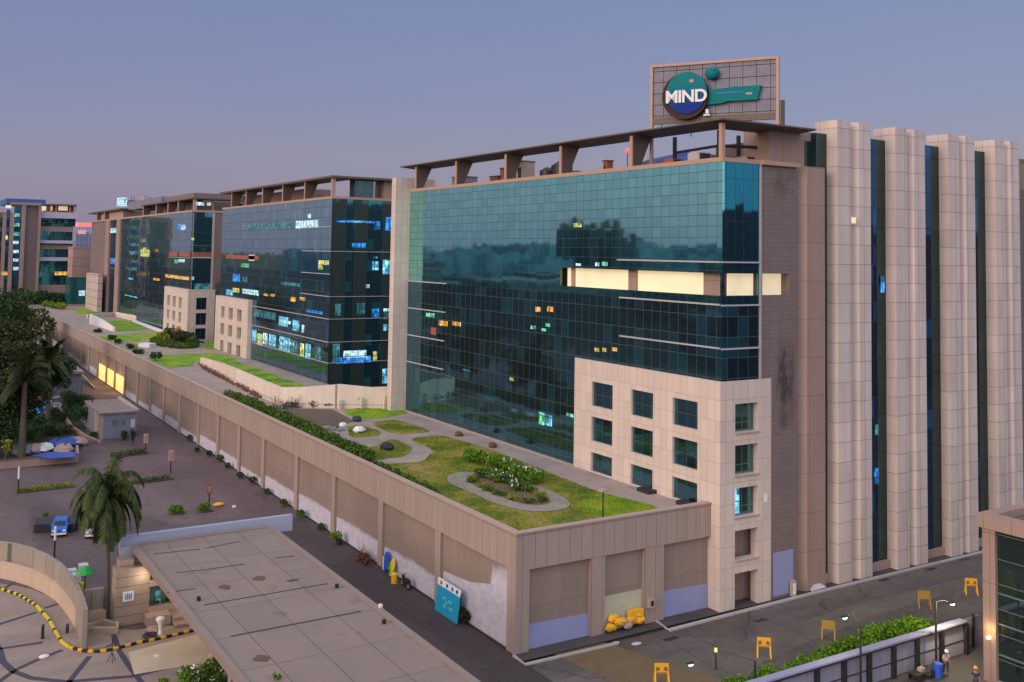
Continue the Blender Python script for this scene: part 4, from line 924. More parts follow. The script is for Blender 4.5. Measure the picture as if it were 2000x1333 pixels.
for (x0, y0, x1, y1, mm) in ((476, 437, 505, 450, 'lit_dim'), (510, 436, 545, 450, 'lit_dim'), (549, 435, 571, 448, 'lit_dim'), (578, 431, 622, 445, 'lit_white'), (601, 418, 607, 427, 'lit_white'), (622, 509, 642, 518, 'lit_yellow'), (622, 518, 630, 527, 'lit_yellow'),
        (471, 515, 486, 523, 'lit_green'), (455, 536, 469, 551, 'lit_blue'), (474, 541, 483, 551, 'lit_dim'), (442, 566, 455, 578, 'lit_cyan'), (455, 563, 467, 572, 'lit_yellow'), (474, 566, 505, 578, 'lit_white'), (515, 574, 524, 579, 'lit_orange'), (528, 575, 536, 580, 'lit_orange'),
        (568, 581, 577, 590, 'lit_orange'), (586, 581, 596, 588, 'lit_orange'), (598, 607, 630, 615, 'lit_blue'), (549, 552, 586, 561, 'lit_dim'), (496, 608, 538, 626, 'lit_dim'), (545, 619, 562, 640, 'lit_cyan'), (546, 626, 568, 634, 'lit_white'), (572, 626, 584, 648, 'lit_cyan'), (590, 635, 594, 650, 'lit_white'),
        (493, 645, 501, 668, 'lit_cyan'), (503, 652, 512, 676, 'lit_yellow'), (514, 651, 522, 674, 'lit_white'), (526, 654, 538, 678, 'lit_cyan'), (546, 659, 566, 688, 'lit_cyan'), (556, 668, 575, 676, 'lit_white'), (568, 665, 580, 690, 'lit_dim'), (587, 671, 593, 698, 'lit_yellow'), (597, 672, 606, 702, 'lit_cyan'), (617, 677, 626, 704, 'lit_dim'),
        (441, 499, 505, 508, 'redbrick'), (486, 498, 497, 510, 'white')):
    litx(b2, X2, x0, y0, x1, y1, mm)
for (x0, y0, x1, y1, mm) in ((656, 430, 742, 437, 'lit_blue'), (690, 431, 716, 436, 'lit_cyan'), (731, 436, 742, 449, 'lit_blue'), (753, 425, 776, 451, 'lit_blue'), (762, 424, 773, 436, 'lit_cyan'), (688, 475, 714, 485, 'lit_blue'), (728, 511, 739, 528, 'lit_cyan'), (729, 501, 738, 506, 'lit_dim'),
        (748, 508, 775, 536, 'lit_cyan'), (752, 509, 760, 518, 'lit_white'), (655, 594, 665, 616, 'lit_dim'), (698, 592, 712, 614, 'lit_dim'), (727, 604, 740, 620, 'lit_blue'), (749, 603, 773, 608, 'lit_white'), (750, 609, 772, 624, 'lit_dim'), (749, 634, 757, 646, 'lit_cyan'), (671, 686, 715, 698, 'lit_white'),
        (655, 698, 724, 708, 'lit_blue'), (729, 687, 736, 706, 'lit_yellow'), (747, 721, 769, 748, 'lit_cyan'), (715, 556, 722, 563, 'lit_white'), (650, 672, 663, 708, 'lit_dim')):
    lity(b2, Y2, x0, y0, x1, y1, mm)
def annex9(parent, X, cols, rws, ya, yb, zt, front=None, pv=.35):
    mb = MB(); wall(mb, 'x', X-pv, X-.01, (ya, yb), (7.8, zt), [(a, b, c, d) for a, b in cols for c, d in rws]); mb.build('annex_wall', 'stone', parent)
    for a, b in cols:
        for c, d in rws: window(parent, 'x', X-.14, -1, a+.02, b-.02, c+.02, d-.02, 2, 'pane', .2)
def ycols(X, prs, py): return [(PX(b, py, X)[0], PX(a, py, X)[0]) for a, b in prs]
annex9(b2, X2, ycols(X2, ((438.5, 445.5), (453.5, 461.5), (470.5, 479)), 640), [(15.7, 18.2), (12.0, 14.5), (8.4, 10.8)], PX(493, 600, X2)[0], PX(429, 590, X2)[0], 20.4, pv=.9)

# ------------------------------------------------------------------ third office building
X3 = 63.4; Y3 = 253.0
b3 = thing('office_building', 'third glass office block with a pale two-sided annex and red lit balcony strip', 'building', (X3, Y3, 0))
MB().box(X3+.3, 112, Y3+.3, 405, 0, 39.9).build('core', 'brown', b3)
def yx(px): return PX(px, 480, X3)[0]
for a, b, mm, rec in ((373.5, 303, 'glass2', 0), (303, 271, 'glass2', 0), (271, 236, 'glassnavy', .0), (229, 215, 'glassnavy', .1), (208, 180, 'brown', .0)):
    zc = 25.5 if mm == 'glass2' else 7.8
    MB().box(X3+rec, X3+.3, yx(a), yx(b), zc, 40.0).build('curtain_wall', mm if mm != 'glassnavy' or a < 235 else 'glassdark', b3)
    if zc > 10: MB().box(X3+rec, X3+.3, yx(a), yx(b), 7.8, zc-.004).build('reflection_dark_glazing', 'glass2b', b3)
for a, b in ((236, 229), (215, 208)): MB().box(X3-.5, X3+.3, yx(a), yx(b), 7.8, 40.0).build('pier', 'pier', b3)
xf1, xf2, xf3 = PY(413.5, 480, Y3)[0], PY(418, 480, Y3)[0], PY(441, 480, Y3)[0]
MB().box(X3+.3, xf1, Y3, Y3+.3, 7.8, 40.0).build('front_glazing', 'glassdark', b3)
MB().box(xf1, xf2, Y3-.1, Y3+.3, 7.8, 40).build('corner_trim', 'trimwhite', b3); MB().box(xf2, xf3+5, Y3, Y3+.3, 7.8, 40).build('brown_wall', 'brown', b3)
MB().box(X3-.3, X3+.6, Y3-.2, 407, 40, 40.5).box(X3+.6, 80, Y3-.2, Y3+.6, 40, 40.5).build('roof_coping', 'tan', b3)
rooffins(b3, X3, [PX(x, 400, X3)[0] for x in (280, 305, 328, 348, 190, 205)], 40.5, 43.3, 2.6, 1.6, .7)
MB().box(X3-.4, X3+4.5, Y3-.5, PX(278, 400, X3)[0], 43.3, 43.65).box(X3+4.5, 82, Y3-.5, Y3+5, 43.3, 43.65).build('canopy', 'soffit', b3)
MB().box(X3-.2, X3+5, PX(236, 410, X3)[0], 412, 43.3, 43.8).build('canopy', 'soffit', b3)
MB().box(X3+.1, X3+.9, Y3+.1, Y3+.9, 40.5, 43.3).build('corner_column', 'tan', b3)
MB().box(X3+3, X3+14, 262, 300, 39.9, 43.2).build('plant_room', 'soffit', b3)
MB().box(X3+1.5, X3+12, PX(232, 400, X3)[0], 404, 39.9, 43.2).build('plant_room', 'coping', b3)
MB().box(X3+3.5, X3+22, Y3+14, Y3+52, 43.2, 45.6).build('roof_penthouse', 'brown', b3)
MB().box(X3+2.5, X3+12, 300, PX(236, 380, X3)[0], 43.2, 45.9).build('roof_penthouse', 'bluegrey', b3)
lity(b3, Y3-.02, 383, 395, 399, 402, 'lit_white'); lity(b3, Y3-.02, 404, 396, 412, 402, 'lit_white')
MB().box(xf1+.2, xf1+.5, Y3+1, Y3+1.5, 40.5, 43.3).build('edge_post', 'tan', b3)
for (x0, y0, x1, y1, mm) in ((346, 438, 354, 450, 'lit_blue'), (354, 440, 362, 449, 'lit_white'), (331, 493, 347, 501, 'redbrick'), (350, 493, 371, 502, 'redbrick'), (341, 508, 347, 515, 'lit_green'), (349, 507, 360, 513, 'lit_white'), (323, 537, 340, 544, 'lit_orange'), (342, 540, 370, 548, 'lit_orange'), (300, 544, 311, 549, 'lit_orange'),
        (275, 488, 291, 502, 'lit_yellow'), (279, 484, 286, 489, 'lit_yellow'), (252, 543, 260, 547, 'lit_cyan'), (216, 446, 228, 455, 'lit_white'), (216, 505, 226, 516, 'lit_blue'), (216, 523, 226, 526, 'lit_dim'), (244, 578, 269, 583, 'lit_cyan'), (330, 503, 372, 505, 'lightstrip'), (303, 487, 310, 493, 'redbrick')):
    litx(b3, X3, x0, y0, x1, y1, mm, .06)
for (x0, y0, x1, y1, mm) in ((377, 493, 412, 502, 'redbrick'), (374, 502, 413, 505, 'lightstrip'), (373.5, 465, 379, 470, 'lit_yellow'), (374, 541, 379, 547, 'lit_cyan'), (379, 554, 411, 566, 'lit_dim'), (374, 454, 413, 455, 'lightstrip'), (374, 480, 413, 481, 'lightstrip'), (418, 494, 441, 501, 'redbrick')):
    lity(b3, Y3-.02, x0, y0, x1, y1, mm, .06)
annex9(b3, X3, ycols(X3, ((332.5, 337.5), (343.5, 349), (355.5, 361)), 610), [(15.6, 18.4), (12.0, 14.6), (8.5, 11.0)], Y3-.6, PX(326.5, 600, X3)[0], 20.6, pv=.9)
xr = PY(416, 600, Y3)[0]
wx0, wx1 = PY(380, 600, Y3)[0], PY(401, 600, Y3)[0]
fm = MB(); wall(fm, 'y', Y3-1.5, Y3-.62, (X3-.9, xr), (7.8, 20.6), [(wx0, wx1, c, d) for c, d in ((15.6, 18.6), (11.8, 14.8), (8.2, 11.0))]); fm.build('annex_front_wall', 'stone', b3)
for c, d in ((15.6, 18.6), (11.8, 14.8), (8.2, 11.0)): window(b3, 'y', Y3-1.1, -1, wx0+.03, wx1-.03, c+.03, d-.03, 2, 'paneb', 0)
t = thing('stone_pylon', 'pale gridded stone slab standing at the far end of the third block', 'pylon', (60, 385, GZ))
pa, pb = PX(191, 560, 60)[0], PX(168, 560, 60)[0]
MB().add([(60, pa, 7), (60, pb, 7), (60, pb, PX(168, 533, 60)[1]), (60, pa, PX(191, 536, 60)[1]), (61.5, pa, 7), (61.5, pb, 7), (61.5, pb, PX(168, 533, 60)[1]), (61.5, pa, PX(191, 536, 60)[1])], [(0, 3, 2, 1), (4, 5, 6, 7), (0, 1, 5, 4), (2, 3, 7, 6), (1, 2, 6, 5), (0, 4, 7, 3)]).build('slab', panel('pylon_stone', (.50, .40, .37), (.27, .2, .18), 5.5, 2.6, .25, .05, .7, .1), t)
# satellite dish-like units
for k, (px, py) in enumerate(((238, 396), (257, 396), (262, 398), (283, 396))):
    yv, zv = PX(px, py+4, X3+5); t = thing('roof_unit', ['bright lit roof unit over the far canopy of the third block', 'round dark fan unit on the third block, left one', 'round dark fan unit on the third block, right one', 'tan roof unit beside the penthouse of the third block'][k], 'roof unit', (X3+5, yv, zv), group='roof units')
    if k in (1, 2): MB().tube((X3+5, yv, zv), (X3+5, yv, zv+1.4), 1.6, 1.3, 12).build('fan_drum', 'dark', t)
    else: MB().box(X3+4, X3+6, yv-4, yv+4, zv-.5, zv+2.4).build('casing', 'lit_white' if k == 0 else 'coping', t)
    MB().tube((X3+5, yv, zv+1.4), (X3+5, yv, zv+3.0), .1, n=5).build('mast', 'dark', t)

# ------------------------------------------------------------------ far left buildings
Y4 = 440.
def X4(px, py=470): return PY(px, py, Y4)[0]
def Z4(px, py): return PY(px, py, Y4)[1]
b4 = thing('office_building', 'far banded office building with white floor bands and lit stair windows at the left edge', 'building', (X4(75), Y4, 0))
MB().box(X4(-60), X4(146), Y4+1.2, Y4+45, 0, Z4(100, 418)).build('core', 'brown', b4)
MB().box(X4(72), X4(148), Y4-2, Y4+1.2, Z4(110, 427), Z4(110, 415)).box(X4(72), X4(142), Y4-2, Y4+1.2, Z4(110, 476), Z4(110, 470)).box(X4(72), X4(142), Y4-2, Y4+1.2, Z4(110, 510), Z4(110, 503)).build('floor_band', plain('white_band', (.46, .44, .55), .6), b4)
for u0, u1, dy, ya, yb in ((72, 142, .5, 453, 443), (72, 142, .5, 487, 478), (66, 143, 2, 575, 557)): MB().box(X4(u0), X4(u1), Y4-dy, Y4+1.2, Z4(110, ya), Z4(110, yb)).build('spandrel', 'pier', b4)
for a, b in ((427, 443), (453, 470), (487, 503), (510, 557)): MB().box(X4(72), X4(146), Y4, Y4+1.2, Z4(110, b), Z4(110, a)).build('ribbon_window', 'glassdark', b4)
MB().box(X4(141), X4(147), Y4-1.5, Y4+1.2, 0, Z4(143, 443)).build('end_pier', plain('white_pier', (.46, .42, .52), .6), b4)
MB().box(X4(44), X4(73), Y4-2.5, Y4+1.2, 0, Z4(60, 405)).build('stair_tower', 'brown', b4)
for a, b in ((2, 9), (16, 24), (38, 46), (71, 76)): MB().box(X4(a), X4(b), Y4-4, Y4-2.5, 0, Z4(60, 402 if a > 20 else 420)).build('pier', 'pier', b4)
MB().box(X4(16), X4(76), Y4-4.2, Y4-2.4, Z4(60, 402), Z4(60, 397)).build('lintel', 'pier', b4)
MB().box(X4(24), X4(38), Y4-3.2, Y4-2.5, 0, Z4(30, 403)).build('stair_glazing', 'glassnavy', b4)
MB().box(X4(9), X4(16), Y4-3.2, Y4-2.5, 0, Z4(10, 410)).build('stair_glazing', 'glassnavy', b4); MB().box(X4(-40), X4(2), Y4-3.2, Y4-2.5, 0, Z4(0, 425)).build('stair_glazing', 'glassgreen', b4)
for k, y in enumerate((417, 436, 454, 471, 489, 505, 522)): lity(b4, Y4-3.3, 26 if k > 1 else 25, y, 36 if k > 2 else 38, y+7-(k > 2), 'lit_green' if k < 3 else 'lit_white')
lity(b4, Y4-3.3, 7, 460, 15, 469, 'lit_yellow'); lity(b4, Y4-4.1, 3, 531, 15, 538, 'lit_orange'); lity(b4, Y4-.1, 107, 531, 137, 538, 'lit_orange'); lity(b4, Y4-4.1, 11, 401, 22, 407, 'cream')
MB().prism([(X4(10), Y4+3), (X4(88), Y4+3), (X4(88), Y4+30), (X4(10), Y4+30)], Z4(60, 400), Z4(60, 389)).build('blue_roof', plain('blue_roof_sheet', (.04, .10, .30), .4), b4)
MB().box(X4(90), X4(147), Y4-1, Y4+20, Z4(110, 402), Z4(110, 399)).build('canopy', 'soffit', b4)
MB().box(X4(90), X4(144), Y4+3, Y4+12, Z4(110, 418), Z4(110, 403)).build('plant_room', 'redbrick', b4)
for a, b in ((98, 102), (114, 132), (82, 90)): lity(b4, Y4+2.9, a, 403, b, 412, 'cream')
for a in (95, 106, 133, 144): MB().box(X4(a), X4(a+1.5), Y4-.5, Y4, Z4(110, 415), Z4(110, 402)).build('roof_post', 'tan', b4)
Y5 = 520.
b5 = thing('glazed_tower', 'distant pale blue glazed tower with a red lit crown between two office blocks', 'tower', (PY(160, 480, Y5)[0], Y5, 0))
xa, xb = PY(140, 480, Y5)[0], PY(180, 480, Y5)[0]
MB().box(xa, xb, Y5, Y5+20, 0, PY(160, 444, Y5)[1]).build('shaft', glass('pale_blue_glass', (.55, .62, .85), (.25, .30, .45), 2.2, 3.6, (.3, .3, .45), .3, .35), b5)
MB().box(xa+2.5, xb-.5, Y5-.3, Y5+18, PY(160, 443.5, Y5)[1], PY(160, 435, Y5)[1]).build('crown', 'lit_red', b5)
lity(b5, Y5, 152, 450, 168, 458, emit('red_pane', (1., .35, .3), .55, .2), .3)
Y6 = 410.
b6 = thing('stepped_building', 'pink-brown windowless building in front of the distant tower with teal glass base', 'building', (PY(160, 550, Y6)[0], Y6, 0))
MB().box(PY(143, 480, Y6)[0], PY(177, 480, Y6)[0], Y6, Y6+12, PY(160, 542, Y6)[1], PY(160, 483, Y6)[1]).build('body', panel('pink_render', (.34, .235, .22), (.24, .16, .15), 50, 3.3, .3, .06), b6)
MB().box(PY(140, 480, Y6)[0], PY(177, 480, Y6)[0], Y6+.3, Y6+12, 0, PY(160, 542, Y6)[1]-.01).build('glass_base', glass('teal_base_glass', (.1, .42, .42), (.01, .12, .12), 3, 3.6, metal=.4), b6)
lity(b6, Y6+.2, 154, 568, 166, 578, 'lit_white'); 
t = thing('boundary_building', 'low mauve building behind the far end of the podium', 'building', (30, 418, 0))
MB().box(PY(28, 600, 418)[0], PY(60, 600, 418)[0], 418, 430, 0, PY(45, 590, 418)[1]).build('wall', 'bluegrey', t); MB().box(PY(20, 600, 418)[0], PY(150, 600, 418)[0], 431, 433, 0, PY(100, 588, 431)[1]).build('rear_wall', 'pier', t)

# ------------------------------------------------------------------ gatehouse
gh = thing('gatehouse', 'gatehouse with a wide flat patched roof, coursed stone wall and teal windows', 'gatehouse', (18.2, 86, 0))
MB().box(18.1, 30.1, 40, 88.6, 5.55, 6.0).build('roof', 'gateroof', gh)
rr = MB().box(18.1, 18.5, 40, 88.2, 6.004, 6.10).box(29.6, 30.1, 40, 88.2, 6.004, 6.10).box(18.5, 29.6, 88.2, 88.6, 6.004, 6.10); rr.build('roof_edge', plain('roof_edge_felt', (.25, .185, .165), .8), gh)
MB().box(17.3, 32.3, 89.2, 89.7, 5.2, 6.6).build('fascia_beam', 'beam', gh)
MB().box(17.25, 18.9, 88.62, 89.18, 4.6, 5.9).build('beam_end_block', 'beam', gh)
MB().box(16.6, 19.3, 86.9, 88.4, 0, 4.6).box(16.9, 18.05, 87.3, 88.4, 4.6, 5.2).build('stone_wall', 'gatewall', gh)
MB().box(19.3, 27, 88.0, 88.5, 0, 5.5).build('rear_wall', 'gatewall', gh)
MB().box(19.3, 24.0, 86.9, 87.2, 0, 1.2).build('sill_wall', 'coping', gh)
g1 = MB().box(19.35, 23.5, 87.1, 87.25, 1.22, 2.85).build('window', 'pane', gh)
MB().box(19.35, 23.5, 87.02, 87.08, 1.22, 1.3).box(19.35, 23.5, 87.02, 87.08, 2.77, 2.85).box(20.15, 20.3, 87.02, 87.08, 1.3, 2.77).box(21.0, 21.15, 87.02, 87.08, 1.3, 2.77).box(22.1, 22.2, 87.02, 87.08, 1.3, 2.77).build('frame', 'framedark', g1)
g2 = MB().box(19.35, 23.5, 87.1, 87.25, 3.35, 5.4).build('window', 'pane', gh); MB().box(20.3, 20.4, 87.02, 87.08, 3.35, 5.4).box(21.6, 21.7, 87.02, 87.08, 3.35, 5.4).build('frame', 'framedark', g2)
MB().box(19.3, 23.8, 86.85, 87.25, 2.86, 3.34).build('lintel', 'coping', gh)
MB().box(19.8, 20.2, 86.95, 87.01, 1.6, 2.4).build('lit_window', 'lit_dim', gh); MB().box(21.5, 22.1, 86.95, 87.01, 1.3, 1.9).build('lit_window', 'lit_white', gh)
po = MB().box(17.2, 18.05, 86.80, 86.88, 2.0, 2.75).build('poster', 'white', gh)
for u, h in ((.18, .42), (.32, .5), (.46, .42), (.60, .5)): MB().box(17.2+u, 17.2+u+.07, 86.782, 86.797, 2.15, 2.15+h).build('poster_mark', 'blue', po)
MB().box(24, 29.5, 60, 61, 0, 5.5).build('column_wall', 'gatewall', gh)
for x, y in ((19.0, 62), (29.2, 75), (29.2, 86)): MB().box(x-.3, x+.3, y-.3, y+.3, 0, 5.5).build('column', 'gatewall', gh)
rj = MB()
for (a, b), (c, d) in (((300, 1082), (390, 1073)), ((400, 1071), (467, 1058)), ((345, 1119), (397, 1113)), ((398, 1113), (478, 1102)), ((398, 1182), (640, 1140)), ((450, 1243), (705, 1194)), ((325, 1158), (382, 1150)), ((538, 1090), (575, 1086))):
    p, q = PZ(a, b, 6.02), PZ(c, d, 6.02); rj.strip([p, q], .10, 6.003, 6.03)
rj.build('seam', 'dark', gh)
for k, (a, b, sx_, sy_) in enumerate(((438, 1147, .40, .55), (507, 1130, .55, .5), (571, 1134, .5, .22), (511, 1286, .48, .55))):
    x, y = PZ(a, b, 6.02); rg = random.Random(k); P_ = smooth_poly([(x+math.cos(t)*sx_*rg.uniform(.6, 1.2), y+math.sin(t)*sy_*rg.uniform(.6, 1.2)) for t in np.arange(0, 6.28, .6)], 1)
    MB().prism(P_, 6.003, 6.06).build('damp_patch' if k < 3 else 'moss_patch', plain('brown_patch%d' % k, (.12, .075, .05), .95, var=.5, scale=4), gh)
for k, (a, b) in enumerate(((658, 1149), (750, 1219), (388, 1174), (743, 1189))):
    x, y = PZ(a, b, 6.0); tag(MB().box(x-.12, x+.12, y-.12, y+.12, 6.03, 6.3).build('roof_vent', ['dark', 'dark', 'black', 'white'][k], bevel=.02),
        ['small dark vent near the right edge of the gatehouse roof', 'small dark vent lower on the gatehouse roof edge', 'small black vent at the left end of a roof seam', 'white vent cap on the right edge of the gatehouse roof'][k], 'vent')
x, y = PZ(542, 1328, 6.0); bush('roof_weed', 'small green weed growing on the gatehouse roof', (x, y, 6.0), .28, .28, .4, 77, 'leafbright', 90, .09)
for lx, ly, lz, en in ((18.7, 86.3, 3.9, 45), (22.5, 84.6, 4.9, 260)):
    l = bpy.data.objects.new('gate_light', bpy.data.lights.new('gate_light', 'POINT')); COL.objects.link(l); l.data.energy = en; l.data.color = (1, .86, .6); l.data.shadow_soft_size = .3
    l.location = Vector((lx, ly, lz))-WL[gh.name]; l.parent = gh
# entrance paving, steps and stones
ent = MB().prism(zp([(300, 1262), (383, 1240), (425, 1280), (418, 1292), (262, 1318), (250, 1275)]), 0.006, .02)
struct(ent, 'entrance_apron', groundmat('lamplit_pale_apron', [(.3, (.44, .35, .26)), (.7, (.58, .48, .36))], .5, 3, .85))  # pale paving, its colour raised further for the lamplight on it
isl = MB().prism(smooth_poly(zp([(122, 1243), (150, 1236), (185, 1236), (218, 1245), (218, 1266), (165, 1270), (135, 1262), (120, 1252)]), 1), .02, .14); struct(isl, 'traffic_island', 'plaza')
pk = thing('stone_planter', 'low stone planter edge at the foot of the palm', 'planter', (16.5, 87, 0))
MB().strip(zp([(160, 1232), (182, 1228), (200, 1222), (229, 1228), (228, 1238), (182, 1238)]), .35, 0, .5).build('kerbing', 'curvedlow', pk)
MB().box(15.3, 16.6, 87.9, 89.4, 0, .35).build('planting_bed', 'soil', pk)
rock('stone_block', 'pale boulder-shaped paving slab in front of the gatehouse', 298, 1232, .55, 'coping', 21, 0, 'stone', .25)
rock('stone_block', 'dark wet slab beside the white urn', 292, 1244, .6, 'dark', 22, 0, 'stone', .15)
ur = thing('white_urn', 'white plastic-wrapped urn standing by the striped kerb', 'urn', (*PZ(313, 1240), 0)); ux, uy = PZ(313, 1240)
MB().path([(ux, uy, 0), (ux, uy, .45), (ux, uy, .8), (ux-.05, uy, 1.25)], [.22, .13, .20, .34], 10).build('body', 'white', ur)
MB().ball((ux-.05, uy, 1.25), .34, 12, 6, (1, 1, .55)).build('bowl', 'white', ur)
stp = thing('entrance_steps', 'olive-tan stone steps under the gatehouse roof', 'steps', (21.5, 85, 0))
MB().box(20.9, 24, 85.2, 86.85, 0, .55).build('step', 'gatewall', stp); MB().box(20.9, 24, 84.3, 85.2, 0, .28).build('step', 'gatewall', stp)
struct(MB().box(18.9, 20.8, 85.6, 86.85, .005, .8), 'entrance_plinth', 'coping')
# striped kerb
kb = thing('striped_kerb', 'curved kerb of alternating yellow and black stones edging the plaza', 'kerb', (*PZ(130, 1262), 0))
kp = [Vector(PZ(a, b)) for a, b in ((-8, 1149), (0, 1152), (35, 1163), (70, 1184), (95, 1212), (108, 1236), (120, 1256), (135, 1267), (165, 1274), (190, 1275), (215, 1272), (240, 1266), (270, 1258), (310, 1250), (345, 1242), (385, 1232))]
ln_ = [0]
for i in range(len(kp)-1): ln_.append(ln_[-1]+(kp[i+1]-kp[i]).length)
def kat(t):
    i = max(j for j in range(len(kp)-1) if ln_[j] <= t); f = (t-ln_[i])/(ln_[i+1]-ln_[i]); return kp[i].lerp(kp[i+1], f), (kp[i+1]-kp[i]).normalized()
t_ = 0; k = 0; stepk = .46
while t_+stepk < ln_[-1]:
    p, d = kat(t_+stepk/2); nrm = Vector((-d.y, d.x)); h = stepk/2*.97; w_ = .12
    cs = [p+d*h+nrm*w_, p+d*h-nrm*w_, p-d*h-nrm*w_, p-d*h+nrm*w_]
    far = t_ < 18
    mm = ('yellow' if not far else 'yellowlemon') if k % 2 == 0 else 'black'
    if far and 6 < t_ < 18: mm = 'yellowlemon' if k % 5 else 'black'
    MB().prism([(c.x, c.y) for c in cs], 0, .20).build('kerb_stone', mm, kb, bevel=.04)
    t_ += stepk; k += 1
# curved boundary walls
cwall = thing('curved_wall', 'tall curved grey stone-panelled wall at the lower left', 'wall', (12, 103, 0))
cpts = [PZ(a, b, 3.1) for a, b in ((-60, 1052), (-30, 1053), (0, 1058), (30, 1062), (60, 1070), (90, 1083), (115, 1099), (135, 1119), (150, 1142), (160, 1165), (167, 1190))]
MB().strip(cpts, .35, 0, [3.1]*len(cpts)).build('panelled_face', 'curved', cwall)
cw2 = thing('low_curved_wall', 'low curved pinkish-cream wall in front of the grey curved wall', 'wall', (12, 100, 0))
cp2 = [PZ(a, b, 1.55) for a, b in ((-60, 1088), (-30, 1090), (0, 1095), (30, 1101), (60, 1110), (90, 1123), (115, 1138), (130, 1155), (145, 1175), (155, 1192), (160, 1204))]
MB().strip(cp2, .4, 0, 1.5).build('rendered_face', 'curvedlow', cw2)
cw3 = thing('short_wall', 'short vertical-boarded wall behind the palm trunk', 'wall', (14.6, 88.7, 0))
MB().box(14.6, 16.1, 88.9, 89.3, 0, 2.7).build('boarding', 'curved', cw3)
MB().box(14.4, 16.2, 88.3, 88.8, 0, 1.1).build('base', 'curvedlow', cw3)
# palm in front
def palm(name, label, loc, h, fl, nf, seed, mat='palm', lean=(0, 0), droop=1.0, trunk_r=.22, group=None, leafw=.5):
    x, y, z = loc; rg = random.Random(seed); t = thing(name, label, 'palm tree', loc, group=group)
    pts = [(x+lean[0]*(i/6)**2, y+lean[1]*(i/6)**2, z+h*i/6) for i in range(7)]
    MB().path(pts, [trunk_r*(1.35-.5*min(1, i/3)) for i in range(7)], 9).build('trunk', 'bark', t)
    top = Vector(pts[-1]); fm = MB(); rc = MB()
    for k in range(nf):
        az = 6.283*k/nf*2.4+rg.uniform(-.2, .2); el = R(rg.choice([80, 62, 45, 30, 15, 2, -15, -35])+rg.uniform(-8, 8)); L_ = fl*rg.uniform(.85, 1.1)
        p = top.copy(); d = Vector((math.cos(az)*math.cos(el), math.sin(az)*math.cos(el), math.sin(el))); ns = 14
        for i in range(ns):
            q = p+d*(L_/ns); side = d.cross(Vector((0, 0, 1))).normalized()
            rc.tube(p, q, .045*(1-i/ns)+.012, .045*(1-(i+1)/ns)+.01, 4)
            wl = fl*.22*math.sin(math.pi*(i+1.2)/(ns+1.5))**.6
            for s_ in (-1, 1):
                for e in range(3):
                    b0 = p+d*(L_/ns*e/3); dr = (side*s_+d*.45+Vector((0, 0, -.75-.35*rg.random()))).normalized()
                    tip = b0+dr*wl*rg.uniform(.8, 1.15); wv = d*leafw*.16
                    o0 = len(fm.v); fm.v += [tuple(b0-wv*.6), tuple(b0+wv), tuple(tip)]; fm.f.append((o0, o0+1, o0+2))
            p = q; d = (d+Vector((0, 0, -1))*.13*droop*(1+i*.09)).normalized()
    rc.build('frond_ribs', 'bark', t); fast(fm, 'fronds', mat, t)
    return t
palm('palm_tree', 'large palm with drooping green fronds standing before the gatehouse wall', (16.3, 88.6, 0), 10.2, 4.5, 44, 5, lean=(-.25, 0), droop=1.5, leafw=1.0)
# things behind the curved wall
um = thing('market_umbrella', 'green umbrella behind the curved wall next to the palm', 'umbrella', (14.9, 90.8, 0))
MB().add([(14.9+math.cos(t)*.8, 90.8+math.sin(t)*.8, 3.6) for t in np.arange(0, 6.2, .7854)]+[(14.9, 90.8, 4.2)], [(i, (i+1) % 8, 8) for i in range(8)]).build('canopy', 'green', um)
MB().tube((14.9, 90.8, 0), (14.9, 90.8, 4.1), .05).build('pole', 'dark', um)
yc = thing('yellow_bollard', 'tall yellow post under the green umbrella', 'post', (14.6, 90.3, 0)); MB().tube((14.6, 90.3, 0), (14.6, 90.3, 2.9), .14, n=8).build('shaft', 'yellowlemon', yc); MB().tube((14.6, 90.3, 2.9), (14.6, 90.3, 3.0), .17, n=8).build('cap', 'yellowlemon', yc)
for k, (a, b) in enumerate(((140, 1105), (148, 1118), (162, 1103))):
    x, y = PZ(a, b+20, 0); t = thing('packing_box', ['white box behind the curved wall, leftmost', 'white box behind the curved wall, nearest', 'white box behind the curved wall, rightmost'][k], 'box', (x, y, 0), group='white boxes behind the curved wall')
    MB().box(x-.4, x+.4, y-.4, y+.4, 0, .6+.2*k).build('carton', 'white', t, bevel=.02); MB().box(x-.42, x+.42, y-.05, y+.05, .605+.2*k, .62+.2*k).build('tape', 'coping', t)
sk = thing('dark_skip', 'dark open container behind the curved wall', 'container', (14.2, 93.5, 0)); MB().box(13.9, 14.9, 91.5, 95, 0, 1.5).build('shell', 'dark', sk, bevel=.05); MB().box(14.0, 14.8, 91.6, 94.9, 1.5, 1.6).build('lid', 'black', sk)
bn = thing('tripod_stand', 'dark little camera-like tripod on the plaza', 'stand', (*PZ(218, 1293), 0)); bx_, by_ = PZ(218, 1293)
for dx, dy in ((.3, .1), (-.3, .1), (0, -.3)): MB().tube((bx_+dx, by_+dy, 0), (bx_, by_, .7), .03, n=5).build('leg', 'black', bn)
MB().tube((bx_, by_, .7), (bx_, by_, 1.7), .03, n=5).build('pole', 'black', bn)
for k, (a, b, h, lb) in enumerate(((131, 1240, .75, 'short black bollard on the island end'), (83, 1248, 1.0, 'thin brown bollard on the plaza inside the striped kerb'))):
    x, y = PZ(a, b); t = thing('bollard', lb, 'bollard', (x, y, 0)); MB().tube((x, y, 0), (x, y, h), .13, .11).build('shaft', 'dark', t); MB().tube((x, y, h), (x, y, h+.12), .14, .05).build('cap', 'dark', t)
x, y = PZ(86, 1285); t = thing('ground_light', 'white round light lying on the plaza paving', 'ground light', (x, y, 0)); MB().ball((x, y, .1), .32, 12, 6, (1.2, .8, .4)).build('dome', 'white', t); MB().tube((x, y, .01), (x, y, .07), .36, .36, 12).build('ring', 'coping', t)
